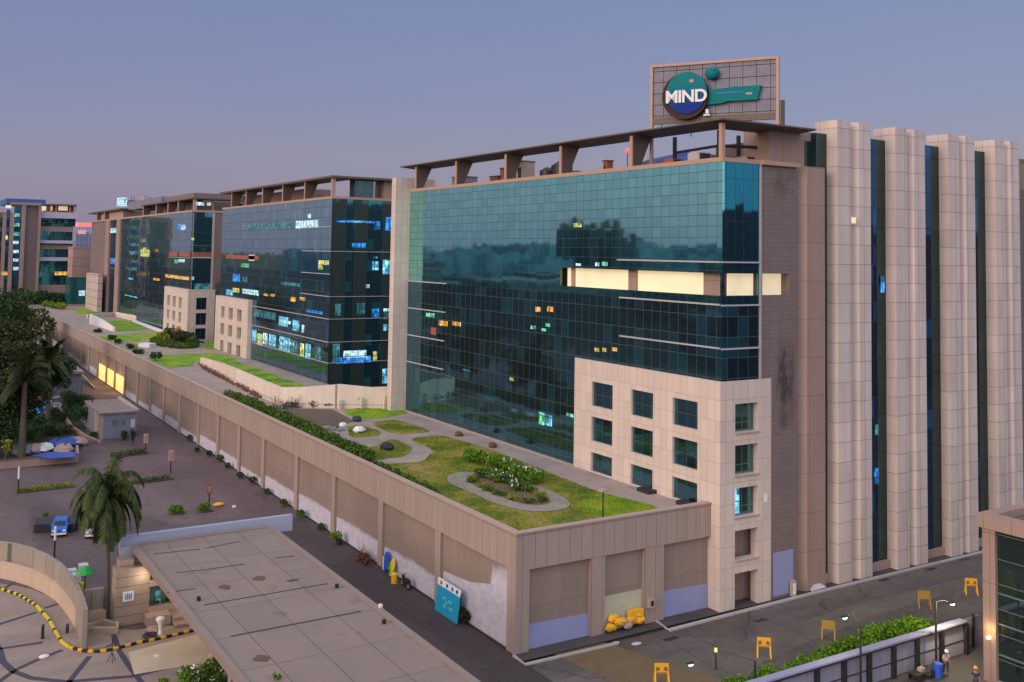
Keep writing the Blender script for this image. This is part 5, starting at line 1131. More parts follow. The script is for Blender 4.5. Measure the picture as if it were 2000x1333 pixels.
x, y = PZ(306, 1282); tag(MB().box(x-.16, x+.16, y-.2, y+.2, .02, .05).build('paper_sheet', 'white'), 'small white paper on the pale apron by the gatehouse', 'paper')
fx, fy = PZ(392, 1350)
for k, (dx, dy, s_, mm) in enumerate(((-.6, .2, 1.3, 'leafbright'), (.8, .6, 1.35, 'leafbright'), (.3, -1.0, 1.5, 'leaf'))):
    bush('flower_bush', ['leafy bush with white flowers at the bottom edge, left one', 'leafy bush with white flowers below the gatehouse roof edge', 'leafy bush with white flowers, nearest the camera'][k], (fx+dx, fy+dy, 0), s_, s_, 1.9, 200+k, mm, 1300, .12, 'flowering bushes at the bottom edge', flowers=60)
x, y = PZ(320, 1342); bush('small_shrub', 'small bright green shrub left of the white-flowered bushes', (x, y, 0), .5, .5, .7, 210, 'leafbright', 200, .1)

# ------------------------------------------------------------------ parking lot
def signpost(name, label, px, pyb, pyt, board, boardmat, cat='signpost', two=False):
    x, y = PZ(px, pyb); h = PY(px, pyt, y)[1]; t = thing(name, label, cat, (x, y, 0))
    MB().tube((x, y, 0), (x, y, h*.55 if board else h), .09, .08).build('pole', 'dark', t)
    if board: MB().box(x-.33, x+.33, y-.1, y+.1, h*.55, h).build('board', boardmat, t, bevel=.02); MB().box(x-.2, x+.2, y-.112, y-.103, h*.65, h*.9).build('notice', 'pier', t)
    else: MB().tube((x, y, h*.55), (x, y, h*1.0), .11, .11).build('sleeve', 'white', t)
    return t
signpost('sign_post', 'pinkish sign board on a post at the end of the far parking island', 284, 888, 848, 1, 'signpink')
signpost('sign_post', 'pinkish sign board on a post at the middle parking island', 333, 925, 880, 1, 'signpink')
signpost('sign_post', 'brown sign board on a post at the near parking island hedge', 408, 990, 945, 1, 'terracotta')
signpost('marker_post', 'black and white marker post at the left end of the long grass island', 35, 965, 912, 0, 'white')
signpost('marker_post', 'black and cream marker post behind the curved wall', 106, 1090, 1028, 0, 'white')
def island(label, pts, h=.5, mat='leaf', n=900, seed=1, kerb=True):
    P_ = [Vector(PZ(a, b)) for a, b in pts]; t = thing('island_hedge', label, 'hedge', (P_[0].x, P_[0].y, 0)); cl = []
    for i in range(len(P_)-1):
        m_ = max(2, int((P_[i+1]-P_[i]).length/.7))
        for k in range(m_): q = P_[i].lerp(P_[i+1], k/m_); cl.append((q.x, q.y, h*.5, .55, .6, h*.5))
    fast(leaf_mb(cl, n, .13, seed), 'foliage', mat, t)
    MB().strip([(p.x, p.y) for p in P_], 1.5, 0, .13).build('island_kerb', 'asphaltdark', t)
    return t
island('long low grass strip across the parking lot, left of the palm', [(38, 962), (80, 957), (145, 950)], .55, 'leafyellow', 1300, 11)
island('low hedge strip at the far parking island', [(222, 893), (250, 890), (287, 884)], .8, 'leaf', 900, 12)
island('thin hedge strip at the middle parking island', [(262, 945), (300, 940), (336, 935)], .6, 'leaf', 700, 13)
island('short two-lobed hedge beside the brown sign post', [(337, 1004), (360, 1003)], 1.0, 'leafbright', 600, 14)
island('small hedge lobe at the foot of the brown sign post', [(393, 1000), (412, 997)], 1.0, 'leafbright', 450, 15)
x, y = PZ(427, 989); tag(MB().ball((x, y, .2), .5, 10, 6, (1.4, .8, .5)).build('sand_heap', 'yellow'), 'orange heap beside the brown sign post', 'heap')
x, y = PZ(457, 992); tag(MB().box(x-.2, x+.2, y-.2, y+.2, 0, .25).build('paper_scrap', 'white', bevel=.05), 'white scrap on the parking asphalt', 'paper')
x, y = PZ(87, 1012); bush('small_weed', 'small pale weed growing through the parking asphalt', (x, y, 0), .5, .5, .7, 33, 'leaf', 120, .12)
def car(name, label, loc, rz, body='bluecar', Lc=3.6, Wc=1.55, Hc=1.55):
    t = thing(name, label, 'car', loc, rz)
    prof = [(-Lc/2, .35), (-Lc/2+.05, .85), (-Lc/2+.25, 1.0), (-Lc*.18-.25, 1.05), (-Lc*.05-.3, Hc*.97), (Lc*.30, Hc), (Lc/2-.12, 1.05), (Lc/2, .8), (Lc/2, .35)]
    n = len(prof); mb = MB()
    for sgn in (-1, 1): mb.v += [(p[0], sgn*(Wc/2 if p[1] < 1.1 else Wc/2-.14), p[1]) for p in prof]
    mb.f = [tuple(range(n)), tuple(range(n, 2*n))[::-1]]+[(i, n+i, n+(i+1) % n, (i+1) % n) for i in range(n)]
    mb.build('body', body, t, local=True, bevel=.05)
    MB().add([(-Lc*.18-.33, -Wc/2+.18, 1.07), (-Lc*.18-.33, Wc/2-.18, 1.07), (-Lc*.05-.36, Wc/2-.24, Hc*.93), (-Lc*.05-.36, -Wc/2+.24, Hc*.93)], [(0, 1, 2, 3)]).build('windscreen', 'carglass', t, local=True)
    for s_ in (-1, 1): MB().box(-Lc*.05, Lc*.36, s_*(Wc/2-.12), s_*(Wc/2-.085), 1.12, Hc*.90).build('side_window', 'carglass', t, local=True)
    for s_ in (-1, 1):
        MB().box(-Lc/2-.02, -Lc/2+.06, s_*(Wc/2-.42), s_*(Wc/2-.1), .62, .82).build('headlight', 'white', t, local=True)
        MB().box(-Lc*.2, -Lc*.2+.15, s_*(Wc/2), s_*(Wc/2+.2), 1.0, 1.15).build('mirror', body, t, local=True)
        for xx in (-Lc*.31, Lc*.31):
            w_ = MB().tube((xx, s_*(Wc/2-.2), .31), (xx, s_*(Wc/2+.01), .31), .31, .31, 16).build('wheel', 'tyre', t, local=True)
            MB().tube((xx, s_*(Wc/2+.005), .31), (xx, s_*(Wc/2+.02), .31), .18, .18, 12).build('rim', 'coping', w_, local=True)
    MB().box(-Lc/2-.03, -Lc/2+.1, -Wc/2+.05, Wc/2-.05, .30, .48).build('bumper', 'white', t, local=True)
    return t
cx, cy = PZ(122, 1050)
car('parked_car', 'small bright blue car parked nose-on behind the curved wall', (cx, cy+1.8, 0), R(78), 'bluecar')
cx, cy = PZ(190, 1050); car('parked_car', 'dark grey-blue car half hidden behind the palm fronds', (cx, cy+1.2, 0), R(70), 'greycar')
cx, cy = PZ(110, 795); car('parked_car', 'pale grey vehicle parked beside the garden beyond the hut', (cx, cy, 0), R(85), 'greycar', 4.4, 1.8, 1.9)
t = thing('canvas_canopy', 'dark grey ramp-like canopy behind the blue car', 'canopy', (*PZ(70, 1040), 0)); P_ = zp([(66, 1041), (108, 1035), (150, 1038), (150, 1028), (66, 1028)])
MB().prism([PZ(66, 1042), PZ(107, 1040), PZ(107, 1022), PZ(70, 1028)], 0, .9).build('cover', 'dark', t, bevel=.05); MB().prism([PZ(136, 1041), PZ(152, 1037), PZ(150, 1020), PZ(134, 1022)], 0, .9).build('cover', 'dark', t, bevel=.05)
# planter yard with tarpaulin
pl = thing('planter_wall', 'brown planter wall with blue tarpaulin edge at the parking lot boundary', 'wall', (*PZ(90, 905), 0))
a_, b_ = PZ(-30, 920), PZ(152, 903)
MB().strip([a_, b_, PZ(150, 885)], .4, 0, 1.15).build('wall_face', 'rust' if False else 'pier', pl); MB().strip([a_, b_], .55, 1.15, 1.25).build('coping', 'soffit', pl)
t = thing('blue_tarpaulin', 'flat bright blue tarpaulin spread behind the brown planter wall', 'tarpaulin', (*PZ(110, 890), 0))
MB().prism(zp([(62, 890), (95, 884), (146, 884), (149, 893), (100, 896)], 1.3), 1.28, 1.36).build('sheet', 'tarp', t)
for k, (a, b, mm, lb) in enumerate(((66, 876, 'coping', 'pale sack pile behind the planter wall'), (85, 874, 'white', 'white sack pile behind the planter wall'), (112, 866, 'tarp', 'crumpled blue sheet on the far sack pile'), (135, 864, 'tarp', 'crumpled blue sheet beside the wall end'), (125, 876, 'coping', 'tan rubble pile beside the blue tarpaulin'), (150, 862, 'coping', 'pinkish stone pile at the planter wall end'), (45, 880, 'bluegrey', 'grey-blue bundle left of the sack piles'))):
    rock('sack_pile', lb, a, b+8, 1.5, mm, 40+k, 0, 'pile', .5)
# garden ground and low boundary left of hut
struct(MB().sheet(zp([(-60, 905), (0, 903), (160, 880), (168, 830), (120, 790), (60, 745), (-60, 760)], 0), .012), 'garden_ground', groundmat('dark_garden_soil', [(.3, (.012, .018, .010)), (.7, (.03, .04, .016))], .5, 3, .95))
struct(MB().strip(zp([(95, 775), (125, 815), (140, 838), (165, 855), (195, 868)]), .5, 0, .5), 'garden_kerb', 'pier')
rg = random.Random(12)
BB = sorted((rg.uniform(40, 160), rg.uniform(815, 868)) for k in range(16))
for k, (a, b) in enumerate(BB):
    if a > 150 and b > 840: continue
    x, y = PZ(a, b); bush('garden_bush', '%s dark garden bush from the left in the planting beside the grey hut' % ORD[k], (x, y, 0), 1.8, 2.2, rg.uniform(1.3, 3.0), 300+k, ['leafdark2', 'leafdark', 'leafdark2', 'leafdark2'][k % 4], 420, .22, 'garden bushes left of the grey hut')
for k, (a, b, h) in enumerate(((143, 800, 4.0), (150, 822, 4.2), (135, 785, 3.6), (158, 790, 3.0))):
    x, y = PZ(a, b+14); tree('small_tree', ['light green small tree behind the hut, leftmost of four' , 'light green small tree touching the hut wall', 'small dark green tree farther behind the hut', 'small pale tree just above the hut roof'][k], (x, y, 0), h, 2.0, 400+k, 'leafdark2', 900, .2, 'small trees behind the hut')
# hut
hx0, hx1, hy0, hy1 = 29.4, 35.0, 171.3, 186
hut = thing('guard_hut', 'small flat-roofed grey hut with pale roof edge in the lane', 'hut', (32, 178, 0), 0)
MB().box(hx0, hx1, hy0, hy1, 0, 4.0).build('wall', 'bluegrey', hut)
MB().box(hx0-.15, hx1+.2, hy0-.3, hy1+.3, 4.0, 4.25).build('roof', 'gateroof', hut)
MB().box(hx1-.35, hx1+.25, hy0-.35, hy1+.35, 4.254, 4.6).box(hx0-.2, hx1-.35, hy0-.35, hy0+.2, 4.254, 4.4).build('parapet', 'trimwhite', hut)
MB().box(hx0-.03, hx0-.003, hy0+.6, hy0+5, 0, 3.9).box(hx0-.04, hx0+.5, hy0-.04, hy0-.003, 0, 4.0).build('corner_panel', 'coping', hut)
MB().box(hx1-.9, hx1-.3, hy0-.05, hy0-.003, 1.6, 2.9).build('window', 'whitewash', hut)
MB().box(31.2, 32.2, hy0-.05, hy0-.003, 2.1, 2.9).build('window', 'framedark', hut); MB().box(32.6, 33.2, hy0-.05, hy0-.003, 2.1, 2.9).build('window', 'framedark', hut)
MB().tube((30.2, 184, 4.25), (30.2, 184, 4.8), .12).build('vent_pipe', 'dark', hut)
for k, (a, b) in enumerate(((246, 860), (259, 868), (186, 858))):
    x, y = PZ(a, b); bush('hut_shrub', ['round brown-green shrub in front of the hut', 'slim tall dark shrub at the hut corner', 'low dark shrub at the left hut corner'][k], (x, y, 0), [1.0, .5, .9][k], [1, .6, 1.2][k], [1.7, 2.6, 1.3][k], 440+k, 'leafdark2', 320, .15)
bs = thing('blue_grey_shed', 'blue-grey corrugated shed under the podium behind the trees', 'shed', (*PZ(140, 775), 0))
sx0, sy0 = PZ(118, 778); sx1 = PY(158, 776, sy0)[0]
MB().box(sx0-6, sx1, sy0, sy0+22, 0, PY(140, 731, sy0)[1]).build('wall', 'bluegrey', bs); MB().box(sx0-6.3, sx1+.4, sy0-.5, sy0+30, PY(140, 731, sy0)[1], PY(140, 731, sy0)[1]+.5).build('roof', 'pier', bs)
MB().box(sx1+.05, sx1+.3, sy0+1, sy0+14, 0, 3.2).build('side_gate', 'framedark', bs)
t = thing('long_shed_roof', 'mauve ramp roof beyond the blue-grey shed', 'roof', (30, 300, 0))
MB().box(27, 36, 268, 330, 0, 6).build('wall', 'bluegrey', t); MB().prism([(26.5, 267), (36.5, 267), (36.5, 331), (26.5, 331)], 6, 6.5).build('roof', 'pier', t)
rb = thing('ramp_parapet', 'brown ramp parapet descending beside the far stretch of the podium', 'wall', (39, 300, 0))
MB().strip([(38.5, 232), (39.2, 300), (40, 400)], .4, 0, [.3, 3.5, 5.5]).build('parapet_face', 'pier', rb)
for k, (a, b, w_, mm, lb) in enumerate(((64, 685, 2.0, 'lit_blue', 'blue lit shop awning among the far trees'), (86, 800, 1.6, 'lit_blue', 'bright blue lit tarpaulin stall under the dark trees'))):
    x, y = PZ(a, b+ (14 if k else 10)); sc_ = y/180
    t = thing('blue_stall', lb, 'stall', (x, y, 0)); MB().box(x-w_*sc_*.9, x+w_*sc_*.6, y, y+3, .6*sc_, 2.6*sc_).build('lit_sheet', mm, t, bevel=.1); MB().box(x-w_*sc_*1.1, x+w_*sc_*.8, y-.3, y+3.2, 2.6*sc_, 2.9*sc_).build('roof', 'terracotta', t)
    for s_ in (-1, .75): MB().tube((x+s_*w_*sc_, y-.2, 0), (x+s_*w_*sc_, y-.2, 2.6*sc_), .08, n=6).build('post', 'dark', t)
# big dark trees on the left
def treepx(name, label, px, Y, pyt, r, seed, mat, n, size, **k):
    x, ztop = PY(px, pyt, Y); return tree(name, label, (x, Y, 0), ztop, r, seed, mat, n, size, group='dark trees left of the podium', **k)
treepx('broadleaf_tree', 'dark tree at the left edge overlapping the far banded office', 8, 300, 560, 7.5, 500, 'leafdark2', 3500, .5)
treepx('broadleaf_tree', 'dark tree just left of the far end of the podium', 36, 330, 598, 7, 501, 'leafdark2', 3000, .5)
treepx('broadleaf_tree', 'wide dark olive tree below the podium end', 20, 235, 618, 8.5, 502, 'leafdark', 6000, .42)
treepx('broadleaf_tree', 'dark olive tree with crown level with the podium base', 62, 215, 668, 6.0, 503, 'leafdark', 4500, .38)
treepx('broadleaf_tree', 'dense dark tree at the middle of the left edge', 6, 190, 660, 7.0, 504, 'leafdark', 6000, .36)
treepx('broadleaf_tree', 'dark rounded tree beside the blue-grey shed', 88, 195, 690, 4.6, 505, 'leafdark2', 4500, .32)
treepx('broadleaf_tree', 'dark tree with yellowish leaves in front of the blue stall', 30, 168, 705, 5.0, 506, 'leafdark', 5000, .32, zlow=.3)
treepx('broadleaf_tree', 'low dark tree at the left edge behind the planter wall', -5, 165, 770, 5.0, 507, 'leafdark2', 4500, .3, zlow=.1)
px_, py_ = PZ(42, 892); palm('palm_tree', 'dark palm with yellowing fronds rising behind the planter wall', (px_, py_, 0), PY(42, 745, py_)[1], 5.5, 18, 9, 'leafdark', droop=1.0, trunk_r=.45, leafw=1.6)
px_, py_ = PZ(92, 830); palm('palm_tree', 'dark palm tree with stiff fronds beside the shed roof', (px_, py_, 0), PY(98, 705, py_)[1], 5.5, 18, 10, 'leafdark', droop=.7, trunk_r=.4, leafw=1.8)
x, y = PZ(12, 915); tree('sapling', 'thin young tree with yellow-green top at the lower left yard', (x, y, 0), 4.2, .9, 511, 'leafyellow', 160, .2, zlow=.55)
for k, (a, Y, pt, r_) in enumerate(((48, 425, 578, 9), (70, 428, 572, 10), (90, 426, 566, 10), (112, 428, 568, 10), (132, 424, 576, 8))):
    x, zt = PY(a, pt, Y); tree('distant_tree', '%s tree from the left in the row before the far banded office' % ORD[k], (x, Y, 0), zt, r_, 520+k, 'leafdark2', 2200, .75, 'trees before the far office', zlow=.2)

# ------------------------------------------------------------------ podium foot
for k, (a, b) in enumerate(((293, 792), (304, 798), (322, 814), (333, 822), (352, 838), (371, 862), (386, 884), (410, 892), (430, 902), (446, 915), (470, 935), (494, 946), (523, 966), (556, 990), (588, 1013), (628, 1036))):
    x, y = PZ(a, b); pp = thing('foot_shrub', '%s shrub from the far end along the podium foot' % ORD[k], 'shrub', (x, y, 0), group='shrubs along the foot of the podium')
    s_ = .55+.1*(k % 3); fast(leaf_mb([(x-.1, y, s_*.8, s_*.75, s_*.9, s_*.6), (x+.1, y+.5, s_*.7, s_*.6, s_*.6, s_*.5)], 260, .12, 600+k), 'foliage', 'leafdark2' if k < 12 else 'leaf', pp)
    MB().tube((x, y, 0), (x, y, s_), .04, n=5).build('stem', 'bark', pp)
x, y = PZ(657, 1063); t = thing('potted_plant', 'bright green plant in a black pot at the podium foot', 'potted plant', (x, y, 0)); MB().tube((x+.2, y-.3, 0), (x+.2, y-.3, .55), .28, .36, 12).build('pot', 'black', t); fast(leaf_mb([(x, y, .9, .7, .6, .45)], 260, .13, 71), 'foliage', 'leafbright', t)
x, y = PZ(712, 1098); t = thing('debris_heap', 'brown dead brush leaning on the whitewashed podium plinth', 'debris', (x, y, 0)); br = MB(); rg = random.Random(2)
for k in range(40): br.tube((x+rg.uniform(-.6, .5), y+rg.uniform(-1.2, 1.2), 0), (x+rg.uniform(-.2, .6), y+rg.uniform(-1.6, 2.2), rg.uniform(.4, 1.4)), .04, .015, 4)
br.build('twigs', 'rust', t)['kind'] = 'stuff'; fast(leaf_mb([(x, y, .4, .6, 1.2, .4)], 160, .14, 72), 'dead_leaves', 'rust', t)
for k, (a, b, dy_, h, mm, lb) in enumerate(((752, 1118, 1.1, 1.9, 'blue', 'tall blue oval board leaning on the podium wall'), (764, 1126, .9, 1.6, 'leafyellow', 'lime green oval board leaning on the podium wall'))):
    x, y = PZ(a, b); n = 20; t = thing('surfboard_sign', lb, 'board', (x, y, 0))
    mb = MB(); mb.v = [(x-.05+.35*((math.sin(2*math.pi*i/n)+1)/2), y+dy_*.5*math.cos(2*math.pi*i/n), h/2+h/2*math.sin(2*math.pi*i/n)+.05) for i in range(n)]; mb.v += [(p[0]-.1, p[1], p[2]) for p in mb.v[:n]]
    mb.f = [tuple(range(n)), tuple(range(n, 2*n))[::-1]]+[(i, n+i, n+(i+1) % n, (i+1) % n) for i in range(n)]; mb.build('face', mm if mm == 'blue' else 'yellowlemon', t)
    MB().box(x-.25, x-.16, y-.06, y+.06, .3, h*.8).build('stripe', 'green' if k else 'white', t)
x, y = PZ(770, 1139); t = thing('yellow_drum', 'small yellow drum at the foot of the podium wall', 'drum', (x, y, 0)); MB().tube((x, y, 0), (x, y, .85), .3, .3, 14).build('shell', 'yellow', t); MB().tube((x, y, .85), (x, y, .92), .31, .2, 14).build('lid', 'yellowlemon', t)
x, y = PZ(792, 1148); t = thing('motor_scooter', 'black motor scooter parked against the podium wall', 'scooter', (x, y, 0))
for dy_ in (-.65, .65):
    w_ = MB().tube((x-.06, y+dy_, .3), (x+.06, y+dy_, .3), .3, .3, 14).build('wheel', 'tyre', t); MB().tube((x-.07, y+dy_, .3), (x-.063, y+dy_, .3), .16, .16, 10).build('rim', 'coping', w_)
MB().add([(x+s_*.16, y+p, q) for s_ in (-1, 1) for p, q in ((-.5, .35), (.45, .3), (.6, 1.0), (.45, 1.05), (.1, .45), (-.1, .7), (-.75, .8), (-.8, .6))], [tuple(range(8)), tuple(range(8, 16))[::-1]]+[(i, 8+i, 8+(i+1) % 8, (i+1) % 8) for i in range(8)]).build('body', 'black', t, bevel=.03)
MB().box(x-.14, x+.14, y-.7, y-.05, .8, .9).build('seat', 'dark', t, bevel=.03); MB().tube((x-.35, y+.5, 1.1), (x+.35, y+.5, 1.1), .03, n=6).build('handlebar', 'dark', t)
# banner board
p0, p1 = PZ(857, 1190), PZ(897, 1220); y0_, y1_ = p0[1], p1[1]
t = thing('banner_board', 'leaning cyan advertising board with a white picture strip at the top', 'board', (41.5, 76, 0))
def bb_(x_, ya, yb, za, zb, nm, mt, par=t, d=.08):
    l = .12
    return MB().add([(x_+l*za, ya, za), (x_+l*za, yb, za), (x_+l*zb, yb, zb), (x_+l*zb, ya, zb), (x_+l*za+d, ya, za), (x_+l*za+d, yb, za), (x_+l*zb+d, yb, zb), (x_+l*zb+d, ya, zb)], [(0, 1, 2, 3), (4, 7, 6, 5), (0, 4, 5, 1), (1, 5, 6, 2), (2, 6, 7, 3), (3, 7, 4, 0)]).build(nm, mt, par)
bb_(41.2, y1_, y0_, .05, 2.2, 'panel', 'cyanboard'); bb_(41.19, y1_, y0_, 2.2, 2.75, 'header', 'white')
for k, (u, v, s_) in enumerate(((.3, 1.3, .5), (.42, 1.0, .35), (.55, 1.25, .6), (.62, .75, .55), (.35, .7, .4))):
    a = y1_+(y0_-y1_)*(1-u)-s_; bb_(41.185, a, a+s_, v, v+.22, 'text_mark', 'lit_dim' if False else plain('pale_cyan_ink%d' % k, (.10, .50, .62), .5), t, .004)
for k, (u, mm) in enumerate(((.12, 'terracotta'), (.38, 'blue'), (.62, 'terracotta'), (.82, 'blue'))):
    a = y0_+(y1_-y0_)*u; bb_(41.178, a-.35, a, 2.32, 2.62, 'header_picture', mm, t, .004)
for y in (y0_-.1, y1_+.1): MB().tube((41.3, y, 0), (41.7, y, 2.4), .05, n=6).build('prop', 'dark', t)
x, y = PZ(905, 1218); bush('dark_shrub', 'dark brown shrub beside the cyan board', (x, y, 0), .6, .8, 1.4, 73, 'leafdark', 320, .13); 
# loading bay clutter
t = thing('rubbish_pile', 'yellow sacks and white rags heaped in the loading bay opening', 'rubbish', (52.5, 65.8, 0)); rg = random.Random(6)
sk = MB()
for k in range(14):
    mb = MB().ball((50.9+rg.random()*3.7, 65.6+rg.random()*.5, .35+rg.random()*.8), .38, 9, 6, (1.2, .7, .75)); mb.v = [(a+rg.uniform(-.05, .05), b+rg.uniform(-.05, .05), max(.03, c+rg.uniform(-.07, .07))) for a, b, c in mb.v]
    mb.build('sack', 'yellow' if k % 4 else 'coping', t)
MB().box(53.1, 54.6, 65.7, 66.2, .5, 1.5).build('crate', 'yellow', t, bevel=.05)
wbx = thing('wall_box', 'tan meter box on the pillar right of the loading bay', 'box', (55.4, 65.9, 1.5)); MB().box(55.1, 55.8, 65.7, 66.03, 1.4, 2.2).build('casing', 'yellow' if False else 'coping', wbx, bevel=.03); MB().box(55.3, 55.6, 65.66, 65.699, 1.6, 2.0).build('dial', 'dark', wbx)

# ------------------------------------------------------------------ kerbs and road furniture
struct(MB().strip([PZ(1003, 1283), PZ(1026, 1300), PZ(1207, 1258)], .22, 0, .14), 'kerb', 'kerb')
struct(MB().strip([PZ(1278, 1214), PZ(1307, 1233), (73.5, 64.35), (101, 64.35), (150, 64.35)], .3, 0, .16), 'kerb', 'kerb')
t = thing('white_canopy_sheet', 'crumpled pale sheet on the kerb at the foot of the first stone fin', 'sheet', (*PZ(1600, 1152), 0)); x, y = PZ(1600, 1155)
MB().add([(x-1.2, y-.1, .2), (x+1.0, y, .2), (x+1.3, y+1.0, .3), (x-.6, y+.9, .25), (x+.1, y+.5, .8)], [(0, 1, 4), (1, 2, 4), (2, 3, 4), (3, 0, 4), (0, 3, 2, 1)]).build('fold', 'whitewash', t)
t = thing('service_cabinet', 'small white cabinet beside the tan pier', 'cabinet', (71.2, 64.85, .1)); MB().box(71.0, 71.5, 64.5, 64.85, .1, 1.5).build('case', 'coping', t, bevel=.03); MB().box(71.05, 71.45, 64.47, 64.498, .3, 1.3).build('door', 'white', t)
for k, (a, b) in enumerate(((1243, 1259), (1203, 1257), (1312, 1205))):
    if k == 2: continue
    x, y = PZ(a, b); t = MB(); t.ball((x, y, .06), .42 if k == 0 else .3, 10, 5, (1.2, .7, .12)); tag(t.build('paper_litter', 'whitewash'), ['larger white litter sheet on the road before the loading bay', 'smaller white litter at the end of the white kerb'][k], 'litter')
for k, (a, b) in enumerate(((1310, 1248), (1486, 1212), (1727, 1133), (1818, 1112), (1884, 1093))):
    x, y = PZ(a, b); struct(MB().box(x-.7, x+.7, y-.25, y+.25, -.01, .006), 'drain_grate', 'dark')
def barricade(label, px, py, rz, mat='yellow', w_=1.05, h=1.45, text=True):
    x, y = PZ(px, py); t = thing('barricade', label, 'barricade', (x, y, 0), rz, 'yellow barricades standing on the road')
    MB().box(-w_/2, w_/2, -.06, .06, h*.52, h).build('board', mat, t, local=True, bevel=.02)
    for s_ in (-1, 1):
        MB().tube((s_*(w_/2-.05), 0, h*.6), (s_*(w_/2-.02), -.4, 0), .07, n=6).build('leg', mat, t, local=True); MB().tube((s_*(w_/2-.05), 0, h*.6), (s_*(w_/2-.02), .4, 0), .055, n=6).build('leg', mat, t, local=True)
    if text:
        for k_ in (-1, 1): MB().add([(k_*.12, -.068, h*.68), (k_*.42, -.068, h*.62), (k_*.42, -.068, h*.82), (k_*.22, -.068, h*.86)], [(0, 1, 2, 3)]).build('red_mark', 'terracotta', t, local=True)
        MB().box(-w_/2+.1, w_/2-.1, -.07, -.062, h*.56, h*.59).build('red_line', 'terracotta', t, local=True)
    return t
mutedy = plain('dull_yellow_paint', (.34, .21, .03), .6, var=.15, scale=3)
barricade('bright yellow barricade with red marks, nearest the bottom edge', 1292, 1336, R(-30))
barricade('yellow barricade left of the hedge, second from the camera', 1492, 1283, R(-42))
barricade('dull yellow barricade beside the hedge top', 1618, 1248, R(-50), mutedy, text=False)
barricade('dull yellow barricade facing the stone fins', 1805, 1187, R(-40), mutedy, text=False)
barricade('bright yellow barricade farthest along the road', 1897, 1161, R(-45))
def streetlamp(label, bx, by, pt, hx, hy, arm=True, light=0):
    x, y = bx, by; h = PY(pt[0], pt[1], y)[1]; t = thing('street_lamp', label, 'street lamp', (x, y, 0), group='street lamps beside the fence')
    MB().tube((x, y, 0), (x, y, h), .10, .07, 8).build('pole', 'black', t)
    MB().tube((x, y, 0), (x, y, .3), .2, .16, 8).build('base', 'black', t)
    q = PY(hx, hy, y-.6); q = (q[0], y-.6, q[1])
    MB().path([(x, y, h), ((x+q[0])/2, y-.3, max(h, q[2])+.1), (q[0], q[1], q[2]+.08)], [.04, .035, .03], 6).build('arm', 'soffit', t)
    hd_ = MB().box(q[0]-.28, q[0]+.28, q[1]-.14, q[1]+.14, q[2]+.03, q[2]+.12).build('lamp_head', 'black', t, bevel=.02)
    MB().ball((q[0], q[1], q[2]), .17, 10, 6, (1.3, .8, .6)).build('bulb', 'lamp_head', hd_)
    if light:
        l = bpy.data.objects.new('lamp_light', bpy.data.lights.new('lamp_light', 'POINT')); COL.objects.link(l); l.data.energy = light; l.data.color = (1, .86, .5); l.data.shadow_soft_size = .25
        l.location = Vector((q[0], q[1]-.1, q[2]-.25))-WL[t.name]; l.parent = t
    return t
streetlamp('lit street lamp rising over the right end of the fence', 68.9, 48.35, (1828, 1175), 1860, 1180, light=900)
streetlamp('lit street lamp whose pole crosses the hedge', 60.4, 48.5, (1681, 1222), 1650, 1207, light=260)
streetlamp('lit street lamp at the bottom edge, left of the fence', 52.4, 51.0, (1380, 1318), 1349, 1298, light=120)
x, y = PZ(1398, 1308); t = thing('bollard_lamp', 'short post with a small lit yellow lamp on the road', 'lamp', (x, y, 0)); MB().tube((x, y, 0), (x, y, 1.3), .06, .05).build('post', 'dark', t); MB().tube((x, y, 1.3), (x, y, 1.65), .12, .1, 10).build('lantern', 'lit_amber', t); MB().tube((x, y, 1.65), (x, y, 1.72), .15, .06, 10).build('cap', 'black', t)
# roadside hedge and fence
hg = thing('road_hedge', 'dense bright green hedge between the road and the sheet fence', 'hedge', (64, 51.5, 0)); rgh = random.Random(5)
cl = []
for x in np.arange(50.4, 73.2, .5):
    hh = np.interp(x, [50.4, 54, 60.5, 62.5, 66, 70, 73.2], [1.9, 1.9, 1.9, 2.5, 3.0, 2.7, 1.7])
    for q in range(2): cl.append((x+rgh.uniform(-.3, .3), 50.9+rgh.uniform(-.8, .9), hh*(.62 if q else .35)+rgh.uniform(-.1, .1), .85, .9, hh*.38))
fast(leaf_mb(cl, 27000, .15, 31), 'foliage', 'leafbright', hg); MB().box(50.2, 73, 50.2, 52, 0, .2).build('soil_strip', 'soil', hg)
fn = thing('sheet_fence', 'pale blue-grey sheet fence with black posts beside the hedge', 'fence', (62, 48.9, 0))
FY = 48.9
MB().box(49, 73.2, FY-.06, FY+.06, .05, 2.5).build('panel', 'fence', fn); MB().box(49, 73.2, FY-.35, FY+.35, 2.5, 2.62).build('cap', 'fencecap', fn); MB().box(49, 73.2, FY-.35, FY-.30, 2.36, 2.5).build('cap_edge', 'dark', fn)
MB().box(49, 73.2, FY-.10, FY-.061, 1.05, 1.12).build('rail', 'dark', fn)
for a in (1598, 1651, 1700, 1748, 1794, 1842, 1890):
    x = PY(a, 1290, FY-.3)[0]; MB().box(x-.17, x+.17, FY-.34, FY-.07, 0, 2.36).build('post', 'black', fn)
MB().box(73.25, 76, FY+.5, FY+.6, .05, 2.3).build('panel', 'fence', fn); MB().box(75.0, 75.15, FY+.35, FY+.49, 0, 2.6).build('post', 'dark', fn)
